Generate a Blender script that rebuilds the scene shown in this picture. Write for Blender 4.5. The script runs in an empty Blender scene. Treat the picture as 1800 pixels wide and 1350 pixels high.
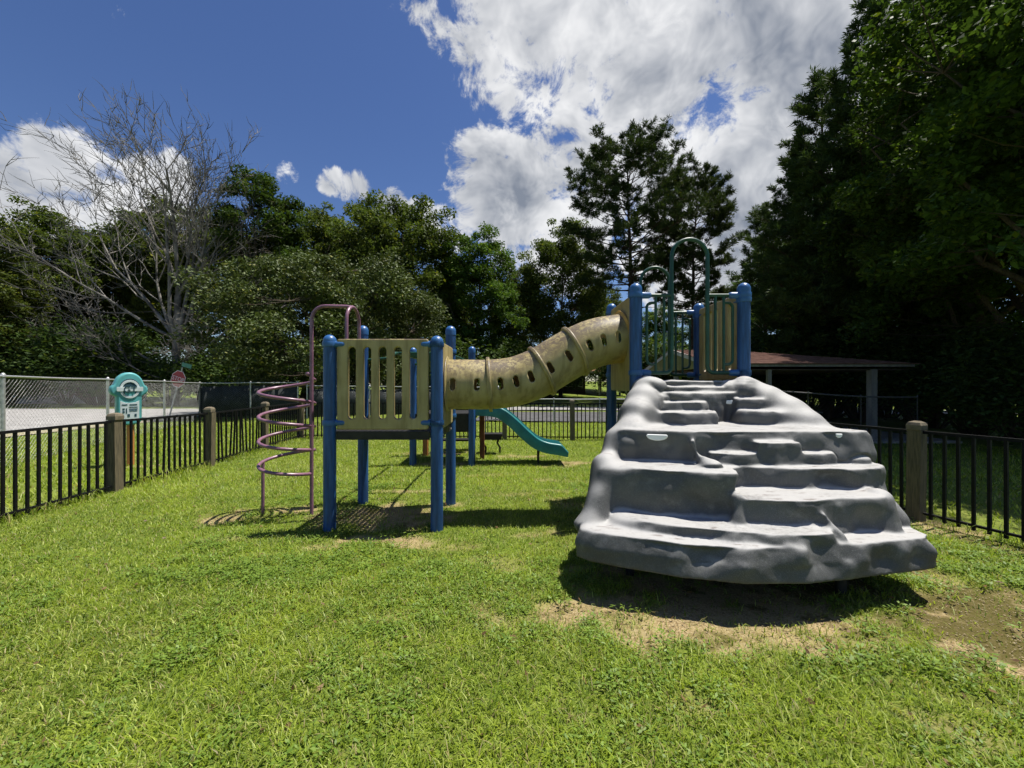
import bpy, bmesh, math, random
import numpy as np
from mathutils import Vector, Matrix, Euler
random.seed(7)
RNG = np.random.default_rng(7)
R_ = math.radians
scene = bpy.context.scene
COL = scene.collection

# ------------------------------------------------------------------ camera
cam_data = bpy.data.cameras.new('camera')
cam_data.sensor_width = 36.0
cam_data.lens = 14.0
cam_data.clip_start = 0.05
cam_data.clip_end = 2000.0
cam = bpy.data.objects.new('camera', cam_data)
COL.objects.link(cam)
cam.location = (0.0, 0.0, 1.5)
cam.rotation_euler = (R_(90), 0, 0)
scene.camera = cam

# ------------------------------------------------------------------ sun, sky, exposure
SUN_DIR = Vector((0.34, 0.10, 1.0)).normalized()
SUN_EL = math.asin(SUN_DIR.z)
SUN_AZ = math.atan2(SUN_DIR.x, SUN_DIR.y)
sun_data = bpy.data.lights.new('sun', 'SUN')
sun_data.energy = 5.0
sun_data.angle = R_(0.53)
sun_data.color = (1.0, 0.95, 0.86)
sun = bpy.data.objects.new('sun', sun_data)
COL.objects.link(sun)
sun.location = (8, 4, 30)
sun.rotation_euler = SUN_DIR.to_track_quat('Z', 'Y').to_euler()

scene.view_settings.view_transform = 'Standard'
scene.view_settings.look = 'None'
scene.view_settings.gamma = 1.0
scene.view_settings.exposure = 0.7
scene.view_settings.use_curve_mapping = False
scene.cycles.max_bounces = 5
scene.cycles.diffuse_bounces = 2
scene.cycles.use_adaptive_sampling = True
scene.cycles.adaptive_threshold = 0.03
scene.cycles.glossy_bounces = 2
scene.cycles.transmission_bounces = 4
scene.cycles.transparent_max_bounces = 6
scene.cycles.use_denoising = True

class NT:
    """small node-tree writer"""
    def __init__(s, tree):
        s.t = tree; s.n = tree.nodes; s.l = tree.links
    def new(s, typ, **kw):
        nd = s.n.new(typ)
        for k, v in kw.items(): setattr(nd, k, v)
        return nd
    def put(s, sock, v):
        if isinstance(v, bpy.types.NodeSocket): s.l.new(v, sock)
        elif isinstance(v, (tuple, list)) and len(v) == 3 and sock.type == 'RGBA': sock.default_value = (*v, 1)
        else: sock.default_value = v
    def math(s, op, a, b=0.0, c=None, clamp=False):
        nd = s.new('ShaderNodeMath', operation=op, use_clamp=clamp)
        s.put(nd.inputs[0], a); s.put(nd.inputs[1], b)
        if c is not None: s.put(nd.inputs[2], c)
        return nd.outputs[0]
    def vmath(s, op, a, b=(0, 0, 0)):
        nd = s.new('ShaderNodeVectorMath', operation=op)
        s.put(nd.inputs[0], a); s.put(nd.inputs[1], b)
        return nd.outputs['Value'] if op in ('DOT_PRODUCT', 'LENGTH', 'DISTANCE') else nd.outputs[0]
    def scale(s, a, f):
        nd = s.new('ShaderNodeVectorMath', operation='SCALE')
        s.put(nd.inputs[0], a); s.put(nd.inputs['Scale'], f); return nd.outputs[0]
    def noise(s, vec, scale, detail=4, rough=0.5, dist=0.0, color=False):
        nd = s.new('ShaderNodeTexNoise')
        if vec is not None: s.put(nd.inputs['Vector'], vec)
        nd.inputs['Scale'].default_value = scale
        nd.inputs['Detail'].default_value = detail
        nd.inputs['Roughness'].default_value = rough
        nd.inputs['Distortion'].default_value = dist
        return nd.outputs['Color' if color else 'Fac']
    def smooth(s, v, a, b, lo=0.0, hi=1.0):
        nd = s.new('ShaderNodeMapRange', interpolation_type='SMOOTHSTEP')
        s.put(nd.inputs['Value'], v); s.put(nd.inputs['From Min'], a); s.put(nd.inputs['From Max'], b)
        nd.inputs['To Min'].default_value = lo; nd.inputs['To Max'].default_value = hi
        return nd.outputs['Result']
    def mix(s, f, a, b, blend='MIX'):
        nd = s.new('ShaderNodeMix', data_type='RGBA', blend_type=blend)
        s.put(nd.inputs[0], f); s.put(nd.inputs[6], a); s.put(nd.inputs[7], b)
        return nd.outputs[2]
    def attr(s, name, out='Color'):
        return s.new('ShaderNodeAttribute', attribute_name=name).outputs[out]

def sky_dir(px, py):
    return Vector(((px - 900) / 700.0, 1.0, (675 - py) / 700.0)).normalized()

world = bpy.data.worlds.new('World')
scene.world = world
world.use_nodes = True
W = NT(world.node_tree)
W.n.clear()
sky = W.new('ShaderNodeTexSky', sky_type='NISHITA')
sky.sun_disc = False
sky.sun_elevation = SUN_EL
sky.sun_rotation = SUN_AZ
sky.altitude = 200.0
sky.air_density = 1.0
sky.dust_density = 0.3
sky.ozone_density = 3.0
skyc = W.new('ShaderNodeHueSaturation')
skyc.inputs['Saturation'].default_value = 1.16
skyc.inputs['Hue'].default_value = 0.512
W.put(skyc.inputs['Color'], sky.outputs[0])
bg_sky = W.new('ShaderNodeBackground')
W.put(bg_sky.inputs['Color'], skyc.outputs[0])
bg_sky.inputs['Strength'].default_value = 0.066
gen = W.new('ShaderNodeTexCoord').outputs['Generated']
vdir = W.new('ShaderNodeVectorMath', operation='NORMALIZE')
W.put(vdir.inputs[0], gen); vdir = vdir.outputs[0]
# cumulus: banks of cloud round these bearings, scattered puffs anywhere else
banks = [(1180, 150, 8, 34, 1.0), (930, 110, 3, 14, 0.9), (880, 335, 4, 12, 1.0), (860, 110, 2, 6, 0.9), (1330, 330, 10, 24, 1.0), (960, 400, 5, 14, 1.0), (900, -60, 4, 17, 0.9),
         (150, 330, 2, 7.5, 1.0), (275, 330, 2, 6.5, 0.97), (60, 370, 1, 6, 0.95), (-40, 340, 3, 7.5, 1.0), (745, 388, 0.8, 5, 0.95), (625, 332, 0.5, 3.6, 0.84), (500, 308, 0.4, 3.2, 0.84), (800, 400, 1, 6, 0.97), (690, 362, .5, 4, .90), (580, 318, .3, 3, .84),
         (140, -5, 0.2, 4.0, 0.62), (205, 38, .2, 3.0, 0.6), (745, -5, .2, 4, 0.62)]
m = None
for (px, py, r0, r1, wgt) in banks:
    d = sky_dir(px, py)
    dt = W.vmath('DOT_PRODUCT', vdir, tuple(d))
    b = W.smooth(dt, math.cos(R_(r1)), math.cos(R_(r0)), 0.0, wgt)
    m = b if m is None else W.math('MAXIMUM', m, b)
# a few more behind and beside the camera, so the sky goes on all round
for (az, el, r0, r1) in [(150, 35, 2, 16), (-120, 30, 2, 14), (-75, 22, 2, 12), (190, 60, 2, 12)]:
    d = Vector((math.sin(R_(az)) * math.cos(R_(el)), math.cos(R_(az)) * math.cos(R_(el)), math.sin(R_(el))))
    dt = W.vmath('DOT_PRODUCT', vdir, tuple(d))
    m = W.math('MAXIMUM', m, W.smooth(dt, math.cos(R_(r1)), math.cos(R_(r0)), 0.0, 0.85))
warp = W.noise(vdir, 6.0, 2, 0.5, color=True)
wv = W.vmath('ADD', vdir, W.scale(W.vmath('SUBTRACT', warp, (0.5, 0.5, 0.5)), 0.12))
fb = W.noise(wv, 7.0, 7, 0.66)
fine = W.noise(wv, 24.0, 5, 0.65)
fb = W.math('ADD', fb, W.math('MULTIPLY', W.math('SUBTRACT', fine, 0.5), 0.16))
thr = W.math('SUBTRACT', 0.83, W.math('MULTIPLY', m, 0.49))
dens = W.math('SUBTRACT', fb, thr)
alpha = W.smooth(dens, -0.015, 0.10)
sv = W.vmath('ADD', wv, tuple(SUN_DIR * 0.06))
fb2 = W.noise(sv, 7.0, 4, 0.64)
big = W.noise(W.vmath('ADD', wv, (0.0, 0.35, 0.0)), 3.1, 3, 0.5)
shade = W.math('SUBTRACT', fb, fb2)
lit = W.math('ADD', W.math('MULTIPLY', shade, 2.2), W.smooth(dens, 0.03, 0.30, 0.92, 0.62))
lit = W.math('ADD', lit, W.math('MULTIPLY', W.smooth(big, 0.42, 0.70), -0.56))
lit = W.math('MAXIMUM', W.math('MINIMUM', lit, 1.0), 0.0)
ccol = W.mix(lit, (0.25, 0.285, 0.35), (0.97, 0.975, 0.985))
bg_cl = W.new('ShaderNodeBackground')
W.put(bg_cl.inputs['Color'], ccol)
bg_cl.inputs['Strength'].default_value = 0.58
mixs = W.new('ShaderNodeMixShader')
W.put(mixs.inputs[0], W.math('MULTIPLY', alpha, 0.97))
W.l.new(bg_sky.outputs[0], mixs.inputs[1]); W.l.new(bg_cl.outputs[0], mixs.inputs[2])
out = W.new('ShaderNodeOutputWorld')
W.l.new(mixs.outputs[0], out.inputs[0])
world.cycles.sampling_method = 'MANUAL'
world.cycles.sample_map_resolution = 256
# ------------------------------------------------------------------ helpers: noise, meshes, objects, materials
def _hash(ix, iy, seed):
    h = (ix.astype(np.int64) * 374761393 + iy.astype(np.int64) * 668265263 + seed * 1442695041) & 0x7fffffff
    h = ((h ^ (h >> 13)) * 1274126177) & 0x7fffffff
    return ((h ^ (h >> 16)) & 0xffff) / 65535.0
def vnoise(x, y, seed=0):
    x = np.asarray(x, float); y = np.asarray(y, float)
    ix = np.floor(x); iy = np.floor(y); fx = x - ix; fy = y - iy
    fx = fx * fx * (3 - 2 * fx); fy = fy * fy * (3 - 2 * fy)
    a = _hash(ix, iy, seed); b = _hash(ix + 1, iy, seed); c = _hash(ix, iy + 1, seed); d = _hash(ix + 1, iy + 1, seed)
    return (a * (1 - fx) + b * fx) * (1 - fy) + (c * (1 - fx) + d * fx) * fy
def fbm(x, y, seed=0, octv=4):
    s = 0; a = 0.5; t = 0
    for o in range(octv):
        s = s + a * vnoise(np.asarray(x) * 2 ** o, np.asarray(y) * 2 ** o, seed + o * 17); t += a; a *= 0.5
    return s / t

def sstep(a, b, x):
    t = np.clip((x - a) / (b - a), 0, 1); return t * t * (3 - 2 * t)

def gz(x, y):
    """ground height"""
    x = np.asarray(x, float); y = np.asarray(y, float)
    z = -0.32 * sstep(5.0, 10.5, x) * sstep(2.0, 10.0, y + 0.0)
    z = z + 0.040 * np.clip(y - 30, 0, 60) * sstep(-8, 2, x)
    z = z + (fbm(x * 0.7, y * 0.7, 3, 3) - 0.5) * 0.05
    z = z - 0.05 * sstep(11.5, 14, -x) * sstep(0, 10, y)
    return z

# bare, worn ground: centre x, y, radius x, radius y, rotation, strength
DIRT = [(1.08, 2.44, 0.98, 0.22, -0.16, 0.88), (0.35, 2.60, 0.25, 0.16, 0.0, 0.95), (1.75, 2.88, 1.15, 0.56, 0, 1.0), (2.95, 2.38, 1.05, 0.48, -0.25, 1.0),
        (3.5, 2.75, 0.8, 0.48, -0.4, 0.97), (2.2, 2.35, 0.5, 0.12, 0.1, 0.6), (4.42, 4.3, 0.30, 1.9, 0.28, 0.85), (-1.30, 3.90, 0.55, 0.10, 0.0, 0.95), (-0.95, 3.8, 0.25, 0.12, 0, 0.8),
        (-1.40, 4.55, 0.75, 0.45, 0.0, 0.9), (-2.75, 4.78, 0.65, 0.18, 0.1, 0.95), (-3.15, 4.45, 0.28, 0.12, 0.3, 0.9),
        (-0.76, 5.0, 0.2, 0.16, 0.0, 0.9), (-1.7, 5.6, 0.8, 0.10, 0.0, 0.8), (-1.0, 7.5, 0.7, 0.12, 0, 0.8), (-1.5, 8.6, 1.1, 0.22, 0, 0.95),
        (0.15, 8.3, 0.5, 0.16, 0, 0.8), (1.25, 7.6, 0.45, 0.18, 0.0, 0.9), (0.8, 7.45, 0.5, 0.2, 0, 0.7), (0.55, 5.6, 0.4, 0.10, 0.0, 0.5), (0.75, 4.9, 0.3, 0.3, 0, 0.6),
        (0.25, 4.0, 0.25, 0.10, 0.2, 0.6), (0.45, 3.25, 0.22, 0.08, 0.3, 0.55), (-0.45, 3.72, 0.3, 0.07, 0.1, 0.5), (0.75, 3.05, 0.15, 0.08, 0, 0.5), (-1.75, 3.7, 0.3, 0.06, 0.1, 0.6), (0.2, 5.45, 0.5, 0.1, 0.1, 0.45), (0.6, 6.2, 0.6, 0.12, -0.1, 0.45), (-0.3, 6.5, 0.5, 0.12, 0.1, 0.4), (-2.6, 3.9, 0.35, 0.06, 0.2, 0.45), (-0.8, 2.6, 0.18, 0.06, 0.3, 0.35), (0.9, 1.9, 0.16, 0.07, -0.4, 0.4), (2.3, 1.85, 0.25, 0.08, -0.4, 0.5), (-2.2, 2.4, 0.16, 0.06, 0.2, 0.3), (-0.1, 3.4, 0.22, 0.12, 0.2, 0.35), (-6.9, 7.25, 0.5, 0.12, 0.2, 0.7), (1.9, 1.75, 0.25, 0.08, -0.5, 0.4)]
def dirtmask(x, y):
    n = fbm(np.asarray(x) * 4.0, np.asarray(y) * 4.0, 11, 4)
    v = np.zeros(np.shape(x))
    for (cx, cy, rx, ry, rot, st) in DIRT:
        dx = x - cx; dy = y - cy; c, s = math.cos(rot), math.sin(rot)
        q = np.sqrt(((dx * c + dy * s) / rx) ** 2 + ((-dx * s + dy * c) / ry) ** 2)
        v = np.maximum(v, np.clip((1.2 - q + (n - 0.5) * 2.3) / 0.6, 0, 1) * st)
    return v

class MB:
    """collects shapes, then builds them as ONE mesh object"""
    def __init__(s): s.v = []; s.f = []
    def add(s, vs, fs):
        o = len(s.v); s.v.extend([tuple(p) for p in vs]); s.f.extend([tuple(i + o for i in f) for f in fs]); return s
    def box(s, c, d, rz=0.0, mat=None):
        x, y, z = d[0] / 2, d[1] / 2, d[2] / 2
        M = mat if mat is not None else Matrix.Rotation(rz, 3, 'Z')
        vs = [Vector(c) + M @ Vector((i * x, j * y, k * z)) for k in (-1, 1) for (i, j) in ((-1, -1), (1, -1), (1, 1), (-1, 1))]
        return s.add(vs, [(3, 2, 1, 0), (4, 5, 6, 7), (0, 1, 5, 4), (1, 2, 6, 5), (2, 3, 7, 6), (3, 0, 4, 7)])
    def rings(s, rings, cap=True, close=True):
        n = len(rings[0]); vs = [p for r in rings for p in r]; fs = []
        for i in range(len(rings) - 1):
            for j in range(n if close else n - 1):
                a = i * n + j; b = i * n + (j + 1) % n
                fs.append((a, b, b + n, a + n))
        if cap:
            fs.append(tuple(reversed(range(n)))); fs.append(tuple(range((len(rings) - 1) * n, len(rings) * n)))
        return s.add(vs, fs)
    def tube(s, path, r, n=10, cap=True):
        P = [Vector(p) for p in path]; rr = r if isinstance(r, (list, tuple)) else [r] * len(P)
        rings = []; up = None
        for i, p in enumerate(P):
            t = (P[min(i + 1, len(P) - 1)] - P[max(i - 1, 0)]).normalized()
            if up is None: up = Vector((0, 0, 1)) if abs(t.z) < 0.9 else Vector((1, 0, 0))
            a = t.cross(up)
            if a.length < 1e-6: a = t.orthogonal()
            a.normalize(); b = a.cross(t).normalized(); up = b
            rings.append([p + (a * math.cos(2 * math.pi * k / n) - b * math.sin(2 * math.pi * k / n)) * rr[i] for k in range(n)])
        return s.rings(rings, cap)
    def lathe(s, prof, c=(0, 0, 0), n=20):
        return s.rings([[Vector((c[0] + r * math.cos(2 * math.pi * k / n), c[1] + r * math.sin(2 * math.pi * k / n), c[2] + z)) for k in range(n)] for (r, z) in prof])
    def square(s, prof, c=(0, 0, 0), rz=0.0):
        M = Matrix.Rotation(rz, 3, 'Z')
        return s.rings([[Vector(c) + M @ Vector((i * h, j * h, z)) for (i, j) in ((-1, -1), (1, -1), (1, 1), (-1, 1))] for (h, z) in prof])
    def mesh(s, name, mat, smooth=False, angle=40):
        me = bpy.data.meshes.new(name)
        me.from_pydata([tuple(p) for p in s.v], [], s.f); me.update()
        if mat: me.materials.append(mat)
        if smooth:
            me.shade_smooth()
            me.set_sharp_from_angle(angle=R_(angle))
        return me
    def build(s, name, mat, parent=None, smooth=False, angle=40):
        return link(name, s.mesh(name, mat, smooth, angle), parent)

def link(name, me, parent=None):
    o = bpy.data.objects.new(name, me); COL.objects.link(o)
    if parent is not None:
        o.parent = parent
        o.matrix_parent_inverse = parent_world(parent).inverted()
    return o
def parent_world(o):
    m = Matrix.LocRotScale(o.location, o.rotation_euler, o.scale)
    return m if o.parent is None else parent_world(o.parent) @ o.matrix_parent_inverse @ m
def tag(o, label=None, cat=None, group=None, kind=None):
    if label: o['label'] = label
    if cat: o['category'] = cat
    if group: o['group'] = group
    if kind: o['kind'] = kind
    return o
def thing(name, label, cat, loc=(0, 0, 0), rz=0.0, group=None):
    o = bpy.data.objects.new(name, None); COL.objects.link(o)
    o.location = loc; o.rotation_euler = (0, 0, rz); o.empty_display_size = 0.1
    return tag(o, label, cat, group)
def np_mesh(name, verts, faces, mat, fcol=None):
    """numpy verts (N,3), faces (M,k) -> mesh with an optional face colour attribute 'col'"""
    me = bpy.data.meshes.new(name)
    nv, (nf, k) = len(verts), faces.shape
    me.vertices.add(nv); me.vertices.foreach_set('co', np.ascontiguousarray(verts, np.float32).ravel())
    me.loops.add(nf * k); me.loops.foreach_set('vertex_index', np.ascontiguousarray(faces, np.int32).ravel())
    me.polygons.add(nf)
    me.polygons.foreach_set('loop_start', np.arange(0, nf * k, k, dtype=np.int32))
    me.update(calc_edges=True)
    if fcol is not None:
        a = me.attributes.new('col', 'FLOAT_COLOR', 'FACE')
        c4 = np.ones((nf, 4), np.float32); c4[:, :3] = fcol
        a.data.foreach_set('color', c4.ravel())
    me.materials.append(mat)
    return me

def pm(name, col, rough=0.5, var=0.2, scale=6.0, col2=None, bump=0.0, bscale=40.0, spec=0.5, metal=0.0, detail=5, streak=False, coat=0.0, coords='Object'):
    """procedural principled material: colour varied by noise, fine bump"""
    mt = bpy.data.materials.new(name); mt.use_nodes = True
    T = NT(mt.node_tree); bs = T.n['Principled BSDF']
    co = T.new('ShaderNodeTexCoord').outputs[coords]
    if streak:
        mp = T.new('ShaderNodeMapping'); mp.inputs['Scale'].default_value = streak if isinstance(streak, tuple) else (1, 1, 0.12)
        T.put(mp.inputs['Vector'], co); co2 = mp.outputs[0]
    else: co2 = co
    n = T.noise(co2, scale, detail, 0.6)
    f = T.smooth(n, 0.3, 0.7)
    c2 = col2 if col2 else tuple(c * (1 - var) for c in col)
    c1 = col if col2 else tuple(min(c * (1 + var), 1) for c in col)
    T.put(bs.inputs['Base Color'], T.mix(f, c1, c2))
    T.put(bs.inputs['Roughness'], T.smooth(n, 0.2, 0.8, max(rough - 0.08, 0.02), min(rough + 0.1, 1)))
    bs.inputs['Specular IOR Level'].default_value = spec
    bs.inputs['Metallic'].default_value = metal
    if coat: bs.inputs['Coat Weight'].default_value = coat
    if bump:
        bn = T.new('ShaderNodeBump'); bn.inputs['Strength'].default_value = bump; bn.inputs['Distance'].default_value = 0.01
        T.put(bn.inputs['Height'], T.noise(co2, bscale, 4, 0.6)); T.l.new(bn.outputs[0], bs.inputs['Normal'])
    return mt

def leafmat(name, tint=(1, 1, 1), trans=0.35, rough=0.55, spec=0.3):
    mt = bpy.data.materials.new(name); mt.use_nodes = True
    T = NT(mt.node_tree); bs = T.n['Principled BSDF']; mo = T.n['Material Output']
    c = T.mix(1.0, T.attr('col'), tint, 'MULTIPLY')
    T.put(bs.inputs['Base Color'], c)
    bs.inputs['Roughness'].default_value = rough; bs.inputs['Specular IOR Level'].default_value = spec
    tr = T.new('ShaderNodeBsdfTranslucent'); T.put(tr.inputs['Color'], T.mix(1.0, c, (1.15, 1.2, 0.55), 'MULTIPLY'))
    mx = T.new('ShaderNodeMixShader'); mx.inputs[0].default_value = trans
    T.l.new(bs.outputs[0], mx.inputs[1]); T.l.new(tr.outputs[0], mx.inputs[2]); T.l.new(mx.outputs[0], mo.inputs[0])
    return mt

def text_mesh(txt, size, thick, mat, name):
    cu = bpy.data.curves.new(name, 'FONT'); cu.body = txt; cu.size = size; cu.extrude = thick
    cu.align_x = 'CENTER'; cu.align_y = 'CENTER'
    o = bpy.data.objects.new(name, cu); COL.objects.link(o)
    dg = bpy.context.evaluated_depsgraph_get()
    me = bpy.data.meshes.new_from_object(o.evaluated_get(dg)); bpy.data.objects.remove(o); bpy.data.curves.remove(cu)
    me.materials.clear(); me.materials.append(mat); return me

def plate_mesh(name, outer, holes, thick, mat, bevel=0.008, smooth=True):
    """flat plate in local XY with real holes and rounded edges"""
    cu = bpy.data.curves.new(name, 'CURVE'); cu.dimensions = '2D'; cu.fill_mode = 'BOTH'
    cu.extrude = max(thick / 2 - bevel, 0.0005); cu.bevel_depth = bevel; cu.bevel_resolution = 2; cu.offset = -bevel
    for pts in [outer] + holes:
        sp = cu.splines.new('POLY'); sp.points.add(len(pts) - 1)
        for p, q in zip(sp.points, pts): p.co = (q[0], q[1], 0, 1)
        sp.use_cyclic_u = True
    o = bpy.data.objects.new(name, cu); COL.objects.link(o)
    dg = bpy.context.evaluated_depsgraph_get()
    me = bpy.data.meshes.new_from_object(o.evaluated_get(dg)); bpy.data.objects.remove(o); bpy.data.curves.remove(cu)
    me.materials.clear(); me.materials.append(mat)
    if smooth: me.shade_smooth(); me.set_sharp_from_angle(angle=R_(35))
    return me
def rrect(cx, cy, w, h, r, n=5):
    pts = []
    for (sx, sy, a0) in ((1, 1, 0), (-1, 1, 90), (-1, -1, 180), (1, -1, 270)):
        for k in range(n + 1):
            a = R_(a0 + 90 * k / n); pts.append((cx + sx * (w / 2 - r) + r * math.cos(a), cy + sy * (h / 2 - r) + r * math.sin(a)))
    return pts
def circle(cx, cy, r, n=32, a0=0, a1=360):
    return [(cx + r * math.cos(R_(a0 + (a1 - a0) * k / n)), cy + r * math.sin(R_(a0 + (a1 - a0) * k / n))) for k in range(n)]
def arc(c, r, a0, a1, n, ax=(1, 0, 0), ay=(0, 0, 1)):
    c, ax, ay = Vector(c), Vector(ax), Vector(ay)
    return [c + ax * (r * math.cos(R_(a0 + (a1 - a0) * k / n))) + ay * (r * math.sin(R_(a0 + (a1 - a0) * k / n))) for k in range(n + 1)]
# ------------------------------------------------------------------ the setting: ground, road
def ground_material():
    mt = bpy.data.materials.new('lawn_soil'); mt.use_nodes = True
    T = NT(mt.node_tree); bs = T.n['Principled BSDF']
    co = T.new('ShaderNodeNewGeometry').outputs['Position']
    n1 = T.noise(co, 1.1, 6, 0.6); n2 = T.noise(co, 9.0, 5, 0.65); n3 = T.noise(co, 70.0, 4, 0.6); n4 = T.noise(co, 0.35, 3, 0.5)
    green = T.mix(T.smooth(n1, 0.35, 0.65), (0.13, 0.19, 0.018), (0.20, 0.255, 0.028))
    green = T.mix(T.smooth(n2, 0.40, 0.75), green, (0.16, 0.17, 0.035))
    green = T.mix(T.smooth(n3, 0.35, 0.7), green, (0.050, 0.085, 0.014))
    green = T.mix(T.math('MULTIPLY', T.smooth(n4, 0.5, 0.7), 0.4), green, (0.17, 0.17, 0.045))
    sand = T.mix(T.smooth(n2, 0.35, 0.65), (0.30, 0.225, 0.105), (0.18, 0.125, 0.06))
    sand = T.mix(T.smooth(n3, 0.42, 0.62), sand, (0.36, 0.285, 0.155))
    moss = T.mix(T.smooth(n3, 0.35, 0.7), (0.075, 0.066, 0.014), (0.115, 0.092, 0.036))
    sand = T.mix(T.smooth(T.math('ADD', T.noise(co, 3.2, 4, 0.6), T.attr('moss', 'Fac')), 0.52, 0.66), sand, moss)
    d = T.attr('dirt', 'Fac')
    T.put(bs.inputs['Base Color'], T.mix(d, green, sand))
    bs.inputs['Roughness'].default_value = 0.95; bs.inputs['Specular IOR Level'].default_value = 0.15
    bn = T.new('ShaderNodeBump'); bn.inputs['Strength'].default_value = 0.7; bn.inputs['Distance'].default_value = 0.02
    T.put(bn.inputs['Height'], n3); T.l.new(bn.outputs[0], bs.inputs['Normal'])
    return mt
def grid_lines(a, b, step, far, grow=1.35):
    g = list(np.arange(a, b + 1e-6, step)); s = step
    while g[-1] < far: s *= grow; g.append(g[-1] + s)
    s = step; lo = []
    x = a
    while x > -far: s *= grow; x -= s; lo.append(x)
    return np.array(lo[::-1] + g)
gx = grid_lines(-6.0, 5.4, 0.05, 900); gy = grid_lines(1.0, 12.0, 0.05, 900)
GX, GY = np.meshgrid(gx, gy)
GZ = gz(GX, GY)
dm = dirtmask(GX, GY)
near = (GX > -6.5) & (GX < 6) & (GY > 0.5) & (GY < 12.5)
GZ = GZ + np.where(near, (fbm(GX * 5, GY * 5, 31, 3) - 0.5) * 0.025 - dm * 0.018, 0)
nxg, nyg = len(gx), len(gy)
idx = np.arange(nxg * nyg).reshape(nyg, nxg)
gf = np.stack([idx[:-1, :-1], idx[:-1, 1:], idx[1:, 1:], idx[1:, :-1]], -1).reshape(-1, 4)
me = np_mesh('ground', np.stack([GX, GY, GZ], -1).reshape(-1, 3), gf, ground_material())
at = me.attributes.new('dirt', 'FLOAT', 'POINT'); at.data.foreach_set('value', dm.ravel().astype(np.float32))
at = me.attributes.new('moss', 'FLOAT', 'POINT'); at.data.foreach_set('value', (sstep(1.8, 2.5, GX) * 0.16 * (GY < 4.0)).ravel().astype(np.float32))
me.shade_smooth()
tag(link('ground', me), 'lawn with mown green grass and worn sandy patches', None, None, 'structure')

def sheet(name, outline, mat, lift, step=1.0):
    """a flat sheet that follows the ground, from a polygon cut into a fine grid"""
    bm = bmesh.new()
    vs = [bm.verts.new((x, y, 0)) for (x, y) in outline]; bm.faces.new(vs)
    xs = [p[0] for p in outline]; ys = [p[1] for p in outline]
    for lo, hi, no in ((min(xs), max(xs), (1, 0, 0)), (min(ys), max(ys), (0, 1, 0))):
        k = lo + step
        while k < hi:
            bmesh.ops.bisect_plane(bm, geom=bm.verts[:] + bm.edges[:] + bm.faces[:], plane_co=Vector(no) * k, plane_no=no); k += step
    for v in bm.verts: v.co.z = float(gz(v.co.x, v.co.y)) + lift
    me = bpy.data.meshes.new(name); bm.to_mesh(me); bm.free(); me.materials.append(mat); me.shade_smooth()
    return link(name, me)
m_concrete = pm('road_concrete', (0.255, 0.248, 0.24), 0.9, 0.12, 1.2, bump=0.25, bscale=60, spec=0.2)
m_gravel = pm('gravel_shoulder', (0.33, 0.29, 0.21), 0.95, scale=14, col2=(0.22, 0.21, 0.10), bump=0.6, bscale=80, spec=0.2)
m_shade_asphalt = pm('shade_dark_asphalt', (0.085, 0.085, 0.088), 0.92, 0.25, 2.0, bump=0.3, bscale=70, spec=0.25)
sheet('gravel_shoulder', [(-14.3, 3), (-14.6, 15), (-14.3, 18.6), (-60, 21.8), (-60, 3)], m_gravel, 0.035, 1.5)['kind'] = 'structure'
sheet('road', [(-15.6, 2), (-15.6, 15), (-15.1, 18), (-12.5, 20.6), (-8.0, 21.6), (14, 23), (45, 24.5), (45, 27), (14, 26), (-12.0, 24.2), (-28, 24.0), (-60, 26), (-60, 2)], m_concrete, 0.06, 1.5)['kind'] = 'structure'
sheet('shaded_strip', [(-1.5, 15.7), (5.6, 15.4), (5.6, 20.9), (-1.5, 20.6)], m_shade_asphalt, 0.05, 1.5)['kind'] = 'structure'  # dark sheet standing in for tree shade over grey asphalt
# ------------------------------------------------------------------ playground materials
m_blue = pm('blue_powder_coat', (0.015, 0.066, 0.195), 0.46, 0.38, 3.5, streak=(7, 7, 0.8), bump=0.05, bscale=120, spec=0.45)
m_cap = pm('blue_post_cap', (0.025, 0.10, 0.27), 0.38, 0.12, 9, spec=0.5)
m_green = pm('green_powder_coat', (0.005, 0.05, 0.03), 0.38, 0.2, 9, spec=0.5)
m_mauve = pm('mauve_powder_coat', (0.195, 0.095, 0.14), 0.35, 0.22, 14, spec=0.55)
m_black = pm('black_vinyl_coat', (0.012, 0.011, 0.011), 0.55, 0.3, 12, spec=0.4)
m_bolt = pm('galvanised_bolt', (0.42, 0.40, 0.38), 0.45, 0.15, 20, metal=0.7)
m_rust = pm('rust_brown_paint', (0.17, 0.055, 0.025), 0.6, 0.3, 10, spec=0.35)
m_orange = pm('orange_wood_stain', (0.42, 0.16, 0.035), 0.6, 0.3, 10, streak=True)
m_slot_white = pm('lit_slot_white', (0.80, 0.81, 0.80), 0.5, 0.05, 10)

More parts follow.
